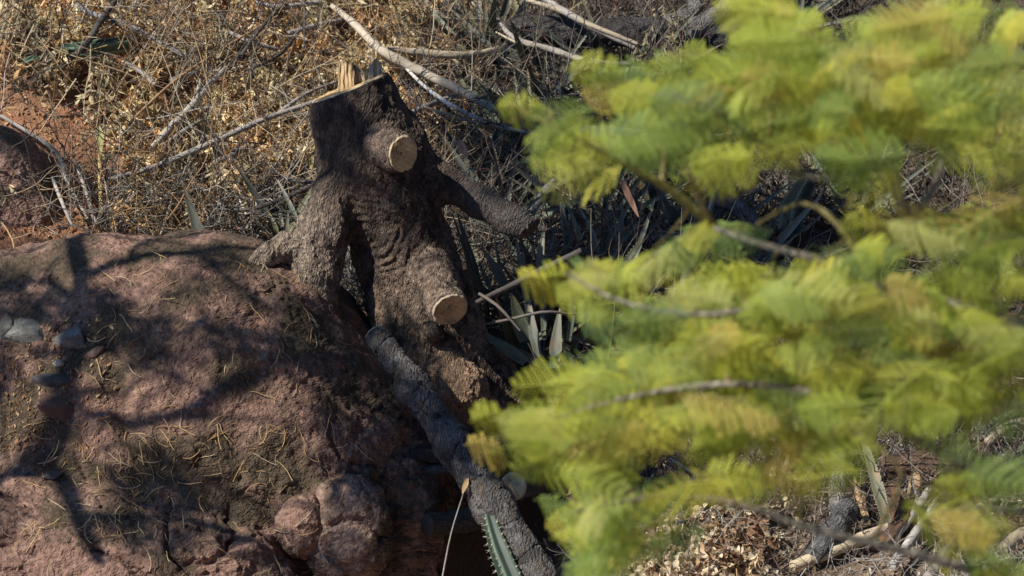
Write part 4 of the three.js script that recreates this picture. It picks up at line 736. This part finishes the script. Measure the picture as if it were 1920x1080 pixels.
// ------------------------------------------------------------------ feathery tree close to the camera, out of focus
function frond(n, len, pin, droop) {                               // twice-feathered leaf along +x, drooping to -y
  const pos = [], idx = [], col = [];
  const quad = (a, b, c, d) => { const o = pos.length / 3; for (const p of [a, b, c, d]) { pos.push(p.x, p.y, p.z); col.push(1, 1, 1); } idx.push(o, o + 1, o + 2, o, o + 2, o + 3); };
  const ray = t => V(len * t, -droop * len * t * t, 0);
  for (let i = 0; i < 8; i++) { const a = ray(i / 8), b = ray((i + 1) / 8); quad(a.clone().add(V(0, 0, 0.0012)), b.clone().add(V(0, 0, 0.0012)), b.clone().add(V(0, 0, -0.0012)), a.clone().add(V(0, 0, -0.0012))); }
  for (let i = 1; i <= n; i++) for (const s of [-1, 1]) {
    const t = i / n, o = ray(t), pl = pin * Math.sin(Math.PI * (0.18 + 0.72 * t)) * rr(0.85, 1.1), fold = rr(0.2, 0.6);
    const dir = V(0.45 + rr(-0.1, 0.1), -fold, s).normalize(), q = k => o.clone().addScaledVector(dir, pl * k).add(V(0, -0.35 * pl * k * k, 0));
    const m = Math.round(pl / 0.0034), up = V(-dir.z * s * 0.4, 1, 0).normalize(), side2 = dir.clone().cross(up).normalize();
    for (let j = 1; j <= m; j++) for (const e of [-1, 1]) { const b = q(j / m), l = 0.0066 * (1 - 0.4 * (j / m)), tip = b.clone().addScaledVector(side2, e * l).addScaledVector(dir, l * 0.45).add(V(0, rr(-0.001, 0.001), 0)), w = dir.clone().multiplyScalar(0.0021); const mid = b.clone().lerp(tip, 0.55); quad(b, mid.clone().add(w), tip, mid.clone().sub(w)); }
  }
  return geom(pos, idx, col);
}
reseed(99);
const fronds = [frond(10, 0.14, 0.056, 0.45), frond(9, 0.125, 0.06, 0.75), frond(11, 0.155, 0.054, 0.3), frond(8, 0.11, 0.054, 0.6)];
const FT = [[0.33, 0.39, 0.027], [0.42, 0.45, 0.026], [0.5, 0.47, 0.035], [0.2, 0.29, 0.032], [0.12, 0.2, 0.045], [0.48, 0.36, 0.06], [0.42, 0.43, 0.1]];
const fMats = FT.map(leafMat), fInst = leafMat([1, 1, 1]);
{
  const base = V(2.3, groundY(2.3, 6.4), 6.4), t = thing('feathery_tree', 'yellow-green feathery leaved tree close to the camera filling the right side out of focus', 'tree', base);
  const D = 5.2, nodes = [], lm = (pxs, rads, o) => { const q = pxs.map(([x, y, d]) => [x, y, d ?? D]); for (let i = 0; i < q.length - 1; i++) for (let k = 0; k < 6; k++) nodes.push([0, 1, 2].map(c => mix(q[i][c], q[i + 1][c], k / 6))); return part(t, 'branch', limb(pxs.map(([x, y, d]) => P(x, y, d ?? D)), rads.map(r => r * 0.8 * K * D), { a: [0.26, 0.22, 0.17], b: [0.42, 0.37, 0.3], rad: 8, ...o }), MAT.bark); };
  const hub = P(2250, 900, D + 0.1);
  part(t, 'trunk', limb([base.clone().add(V(0, -0.1, 0)), base.clone().lerp(hub, 0.5).add(V(0.05, 0, 0.05)), hub, P(2230, 300, D), P(2100, -200, D - 0.1)], [0.06, 0.05, 0.042, 0.03, 0.015], { a: [0.13, 0.11, 0.09], b: [0.26, 0.22, 0.18], rad: 14 }), MAT.bark);
  lm([[2240, 820], [1980, 640], [1790, 570], [1640, 535, 5.2], [1530, 486, 5.1], [1440, 462, 5.1], [1340, 428, 5.1]], [24, 18, 15, 13, 12, 9, 7]);
  lm([[1340, 428], [1310, 370, 5.1], [1290, 320, 5.0]], [7, 6, 4], { a: [0.34, 0.26, 0.12], b: [0.44, 0.34, 0.16] });
  lm([[1345, 430, 5.2], [1240, 345, 5.1], [1100, 268, 5.0], [1010, 222, 5.0], [960, 196, 5.0]], [9, 9, 7, 5, 3], { a: [0.3, 0.27, 0.06], b: [0.4, 0.36, 0.1] });
  lm([[2240, 600], [1980, 520, 5.5], [1800, 450, 5.5], [1712, 408, 5.4], [1690, 380, 5.4], [1640, 312, 5.4], [1600, 240, 5.3]], [22, 16, 12, 11, 10, 9, 5]);
  lm([[1712, 408, 5.4], [1752, 350, 5.4], [1766, 290, 5.4], [1750, 150, 5.3]], [9, 8, 7, 4]); lm([[1700, 395, 5.4], [1682, 345, 5.35], [1678, 270, 5.3], [1640, 120, 5.2]], [8, 7, 6, 3]);
  lm([[1640, 535, 5.1], [1570, 420, 5.2], [1500, 380, 5.3], [1420, 420, 5.3]], [8, 7, 6, 4], { a: [0.32, 0.26, 0.1], b: [0.42, 0.34, 0.14] });
  lm([[1500, 330, 5.3], [1440, 280, 5.2], [1330, 200, 5.1], [1200, 170, 5]], [7, 6, 5, 3]); lm([[1640, 312, 5.4], [1560, 335, 5.3], [1500, 330, 5.3]], [8, 7, 7]);
  lm([[2240, 1000], [2000, 920, 5.3], [1860, 890, 5.3], [1750, 840, 5.2], [1600, 760, 5.1], [1400, 720, 5], [1200, 740, 5], [1020, 790, 5]], [20, 16, 14, 12, 9, 8, 6, 3]);
  lm([[2000, 920, 5.3], [1930, 960, 5.2], [1840, 950, 5.2], [1760, 960, 5.2]], [9, 8, 6, 4]); lm([[1640, 535, 5.1], [1500, 560, 5], [1300, 590, 4.9], [1150, 560, 4.9], [1060, 510, 4.9]], [8, 7, 6, 5, 3]);
  lm([[1860, 1080, 5.2], [1720, 1040, 5.1], [1600, 1010, 5.1], [1500, 985, 5.1], [1420, 955, 5.1], [1250, 930, 5], [1080, 960, 4.9]], [11, 10, 10, 9, 8, 6, 3]); lm([[2200, 1250], [2000, 1150, 5.2], [1860, 1080, 5.2]], [18, 14, 11]);
  lm([[1640, 1010, 5.1], [1690, 880, 5.1], [1590, 810, 5.1]], [6, 6, 4], { a: [0.36, 0.27, 0.12], b: [0.45, 0.34, 0.16] });
  // clumps of feathery leaves: px, py, rx, ry, count, nearness of the tone (0 mixed, 1 yellow, 2 green, 3 orange)
  const CL = [[1015, 215, 28, 26, 4, 0], [1075, 285, 45, 30, 5, 0], [1165, 160, 40, 40, 8, 0], [1245, 185, 75, 55, 17, 2], [1330, 140, 80, 75, 22, 0], [1450, 50, 60, 55, 16, 0], [1500, 140, 120, 85, 30, 0], [1620, 110, 120, 85, 28, 1], [1760, 55, 150, 65, 28, 1], [1830, 160, 110, 80, 28, 0], [1680, 220, 150, 65, 26, 1], [1430, 230, 130, 55, 22, 0], [1330, 312, 55, 25, 6, 1], [1240, 270, 60, 35, 8, 2], [1860, 290, 75, 65, 16, 0], [1600, 290, 60, 30, 6, 1],
    [1110, 505, 80, 40, 13, 0], [1245, 455, 45, 35, 6, 0], [1390, 440, 40, 20, 3, 2], [1575, 462, 55, 42, 9, 2], [1690, 430, 55, 34, 8, 0], [1830, 420, 95, 65, 20, 0], [1450, 540, 120, 60, 24, 1], [1300, 590, 95, 55, 18, 0], [1190, 610, 45, 48, 8, 2], [1600, 590, 130, 85, 32, 0], [1790, 580, 140, 100, 38, 1], [1200, 690, 85, 48, 14, 0], [1410, 670, 130, 75, 30, 1], [1095, 730, 80, 50, 15, 0], [985, 815, 50, 36, 9, 0], [975, 785, 30, 25, 3, 1], [1150, 790, 100, 50, 18, 0], [1320, 775, 120, 55, 24, 1], [1520, 740, 130, 65, 28, 0], [1720, 720, 140, 75, 32, 0], [1880, 700, 55, 105, 20, 0], [1430, 845, 80, 22, 6, 3],
    [1125, 890, 65, 26, 8, 1], [1095, 955, 45, 32, 8, 0], [1100, 1025, 50, 36, 8, 0], [1190, 925, 65, 30, 8, 2], [1200, 1005, 40, 40, 5, 2], [1350, 900, 90, 20, 6, 3], [1490, 880, 40, 15, 2, 3], [1750, 915, 35, 16, 3, 3], [1815, 990, 70, 30, 7, 1], [1885, 890, 40, 40, 6, 2], [1890, 1070, 40, 22, 4, 0], [1560, 830, 60, 30, 6, 0]];
  for (const [x, y, rx, ry] of CL) for (const [ox, oy] of rx > 90 ? [[-0.5, 0], [0.5, 0.1], [0, -0.4]] : [[0, 0]]) {   // a forking twig carries each clump
    const cx = x + ox * rx, cy = y + oy * ry; let b = nodes[0], bd = 1e9; for (const q of nodes) { const e = Math.hypot(q[0] - cx, q[1] - cy) + (q[0] < cx ? 60 : 0); if (e < bd) { bd = e; b = q; } }
    const m = [mix(b[0], cx, 0.5) + rr(-15, 15), mix(b[1], cy, 0.5) - 14, mix(b[2], 5.3, 0.5)], e = [cx - rr(20, 60), cy + rr(0, 16), 5.25 + rr(-0.15, 0.15)];
    part(t, 'twig', limb([P(...b), P(...m), P(cx, cy - 6, 5.3), P(...e)], [0.0045, 0.0035, 0.0026, 0.0014], { a: [0.3, 0.24, 0.09], b: [0.42, 0.35, 0.14], rad: 5, step: 0.02 }), MAT.bark);
  }
  const L = fronds.map(() => []); let k = 0;
  const tone = [[0, 0, 1, 1, 2, 3, 3, 4, 6, 0, 1, 5], [1, 1, 2, 2, 1, 0, 3, 6, 0, 5], [3, 3, 4, 4, 0, 6, 1], [5, 2, 2, 1, 0]];
  const all = []; for (const [x, y, rx, ry, n, tn] of CL) for (let i = 0; i < n * 1.08; i++) { const a = rr(0, 6.28), r = Math.sqrt(rnd()); all.push([x + Math.cos(a) * r * rx * 0.86, y + Math.sin(a) * r * ry * 0.8, tn]); }
  const stride = all.length / 300;
  all.forEach(([px, py, tn], i) => {
    const d = rr(4.7, 6.0), left = rnd() < 0.72 ? -1 : 1, p = P(px - left * rr(60, 110), py - 2, d), yaw = rr(-0.7, 0.7), q = new THREE.Quaternion().setFromEuler(new THREE.Euler(left * rr(0.25, 1.25), (left < 0 ? Math.PI : 0) + yaw, rr(-0.35, 0.35), 'YXZ')), s = rr(0.7, 1.15), gi = Math.floor(rnd() * 4), ti = pick(tone[tn]);
    if (Math.floor(i / stride) !== Math.floor((i - 1) / stride)) { const m = shade(new THREE.Mesh(fronds[gi], fMats[ti])); m.name = 'frond'; m.position.copy(p).sub(t.position); m.quaternion.copy(q); m.scale.setScalar(s); t.add(m); }
    else L[gi].push({ p, q, s, c: FT[ti] });
  });
  fronds.forEach((g, i) => scatter('foliage', g, fInst, L[i], t));
}

// ------------------------------------------------------------------ tree leaning over from the left, outside the picture: its boughs shade the boulder
{
  reseed(123);
  const T = 4.6, up = (px, py, d, t = T) => P(px, py, d).addScaledVector(SUN, t), base = V(-6.2, groundY(-6.2, 2.6), 2.6);
  const t = thing('shade_tree', 'tree leaning in from the left whose boughs throw the shadows on the boulder', 'tree', base);
  const lm = (a, r) => part(t, 'bough', limb(a, r.map(M), { a: [0.1, 0.08, 0.06], b: [0.2, 0.17, 0.13], rad: 8, step: 0.1 }), MAT.bark);
  const j = up(-60, 960, 11.0);
  part(t, 'trunk', limb([base.clone().add(V(0, -0.2, 0)), base.clone().lerp(j, 0.45).add(V(-0.2, 0.2, 0)), j], [0.16, 0.12, 0.07], { a: [0.1, 0.08, 0.06], b: [0.2, 0.17, 0.13], rad: 14 }), MAT.bark);
  lm([j, up(40, 955, 11.1), up(110, 905, 11.1), up(190, 855, 11.2), up(228, 780, 11.3), up(238, 690, 11.4), up(242, 600, 11.55), up(215, 520, 11.75), up(205, 450, 12)], [20, 19, 18, 18, 17, 16, 16, 15, 14]);
  lm([up(125, 895, 11.1), up(165, 960, 10.95), up(200, 1010, 10.9), up(250, 1100, 10.8)], [16, 15, 13, 10]);
  lm([up(235, 640, 11.5), up(160, 590, 11.6), up(100, 610, 11.6), up(20, 660, 11.6)], [9, 8, 7, 5]);
  lm([up(225, 830, 11.2), up(330, 800, 11.1), up(450, 760, 11.2), up(600, 720, 11.4), up(760, 640, 11.7)], [10, 12, 12, 10, 8]);
  lm([up(200, 1010, 10.9), up(330, 960, 10.9), up(430, 985, 10.9), up(560, 1060, 10.9)], [11, 11, 9, 7]);
  lm([up(242, 600, 11.55), up(330, 560, 11.7), up(460, 520, 11.8), up(640, 490, 12), up(800, 420, 12), up(900, 380, 12.5)], [9, 9, 8, 7, 6, 5]);
  lm([up(430, 525, 11.8), up(520, 600, 11.6), up(600, 640, 11.5)], [7, 6, 4]); lm([up(330, 560, 11.7), up(380, 470, 12), up(480, 440, 12.2)], [7, 6, 4]);
  for (let i = 0; i < 26; i++) { let x = rr(-20, 700), y = rr(470, 1060), a = rr(-0.6, 1.4); const q = [], d = mix(12, 10.9, clamp((y - 460) / 600)); for (let k = 0; k < 5; k++) { q.push(up(x, y, d, T + 0.1 * k)); x += Math.cos(a) * rr(35, 75); y += Math.sin(a) * rr(35, 75); a += rr(-0.6, 0.6); } lm(q, [5, 4.5, 3.5, 2]); }
  const lg = []; for (let i = 0; i < 95; i++) { const g = leafQuad(rr(0.05, 0.09), rr(0.02, 0.032), rr(-0.02, 0.02), rr(-1, 1), 3); g.applyQuaternion(qRand()); const r = 0.2 * Math.cbrt(rnd()); const a = qRand(); const v = V(r, 0, 0).applyQuaternion(a); g.translate(v.x, v.y, v.z); lg.push(g); }
  const clump = mergeGeometries(lg), L = [];
  const gaps = [[100, 500, 120, 25], [290, 560, 45, 45], [430, 665, 90, 25], [640, 950, 70, 40], [620, 650, 50, 20], [480, 770, 60, 25], [400, 555, 45, 25], [500, 480, 60, 12], [110, 980, 60, 40], [420, 930, 60, 25], [640, 800, 60, 25]];
  const clear = [[P(745, 280, 11.45), 0.26], [P(720, 272, 11.55), 0.22], [P(820, 530, 11.6), 0.26], [P(650, 140, 11.7), 0.26], [P(690, 140, 11.7), 0.24], [P(575, 420, 11.7), 0.3], [P(600, 370, 11.7), 0.22], [P(510, 465, 11.65), 0.24], [P(870, 725, 11.7), 0.24], [P(725, 450, 11.75), 0.2], [P(705, 570, 11.8), 0.2], [P(860, 860, 11.2), 0.15]];
  const put = (px, py, d, rx, ry, n, tt = T) => { n = Math.round(n * (px < 800 ? 1.5 : 2.6)); for (let i = 0; i < n; i++) { const a = rr(0, 6.28), r = Math.sqrt(rnd()), tx = px + Math.cos(a) * r * rx, ty = py + Math.sin(a) * r * ry; const cp = up(tx, ty, d, tt); if (clear.some(([o, r]) => cp.clone().sub(o).cross(SUN).length() < r * 0.72)) continue; if (gaps.some(g => Math.hypot((tx - g[0]) / (g[2] + 26), (ty - g[1]) / (g[3] + 24)) < 1)) continue; L.push({ p: up(tx, ty, d, tt + rr(-0.5, 1.2)), q: qRand(), s: px < 1000 ? rr(0.45, 0.95) : rr(0.7, 1.2), c: pick([[0.09, 0.12, 0.03], [0.12, 0.15, 0.04]]) }); } };
  put(560, 540, 11.8, 150, 50, 16); put(690, 650, 11.6, 60, 70, 9); put(540, 720, 11.4, 190, 60, 14); put(720, 800, 11.4, 70, 70, 9); put(380, 640, 11.5, 130, 90, 7); put(170, 720, 11.5, 120, 120, 6); put(200, 1000, 10.9, 200, 70, 6); put(750, 960, 11.3, 50, 100, 6); put(420, 480, 12, 60, 18, 2); put(60, 600, 11.6, 70, 30, 3); put(330, 900, 11, 130, 50, 5); put(560, 1020, 10.9, 80, 50, 3); put(250, 650, 11.4, 30, 120, 3); put(40, 450, 12.3, 80, 20, 3); put(80, 280, 12.7, 50, 40, 3);
  put(655, 270, 11.7, 50, 60, 9); put(735, 370, 11.7, 60, 60, 9); put(790, 470, 11.8, 40, 60, 4); put(790, 400, 11.8, 60, 60, 5); put(760, 640, 11.9, 40, 60, 2); put(890, 660, 11.8, 50, 90, 6); put(870, 880, 11.3, 80, 120, 14); put(900, 390, 11.8, 70, 40, 6);
  put(1050, 180, 13.5, 200, 150, 26); put(1100, 450, 12.8, 150, 120, 20); put(980, 580, 12.2, 80, 100, 6); put(1350, 380, 13, 200, 120, 26); put(1150, 860, 11.4, 140, 130, 18);
  scatter('foliage', clump, leafMat([1, 1, 1]), L, t);
}
renderer.render(scene, camera);
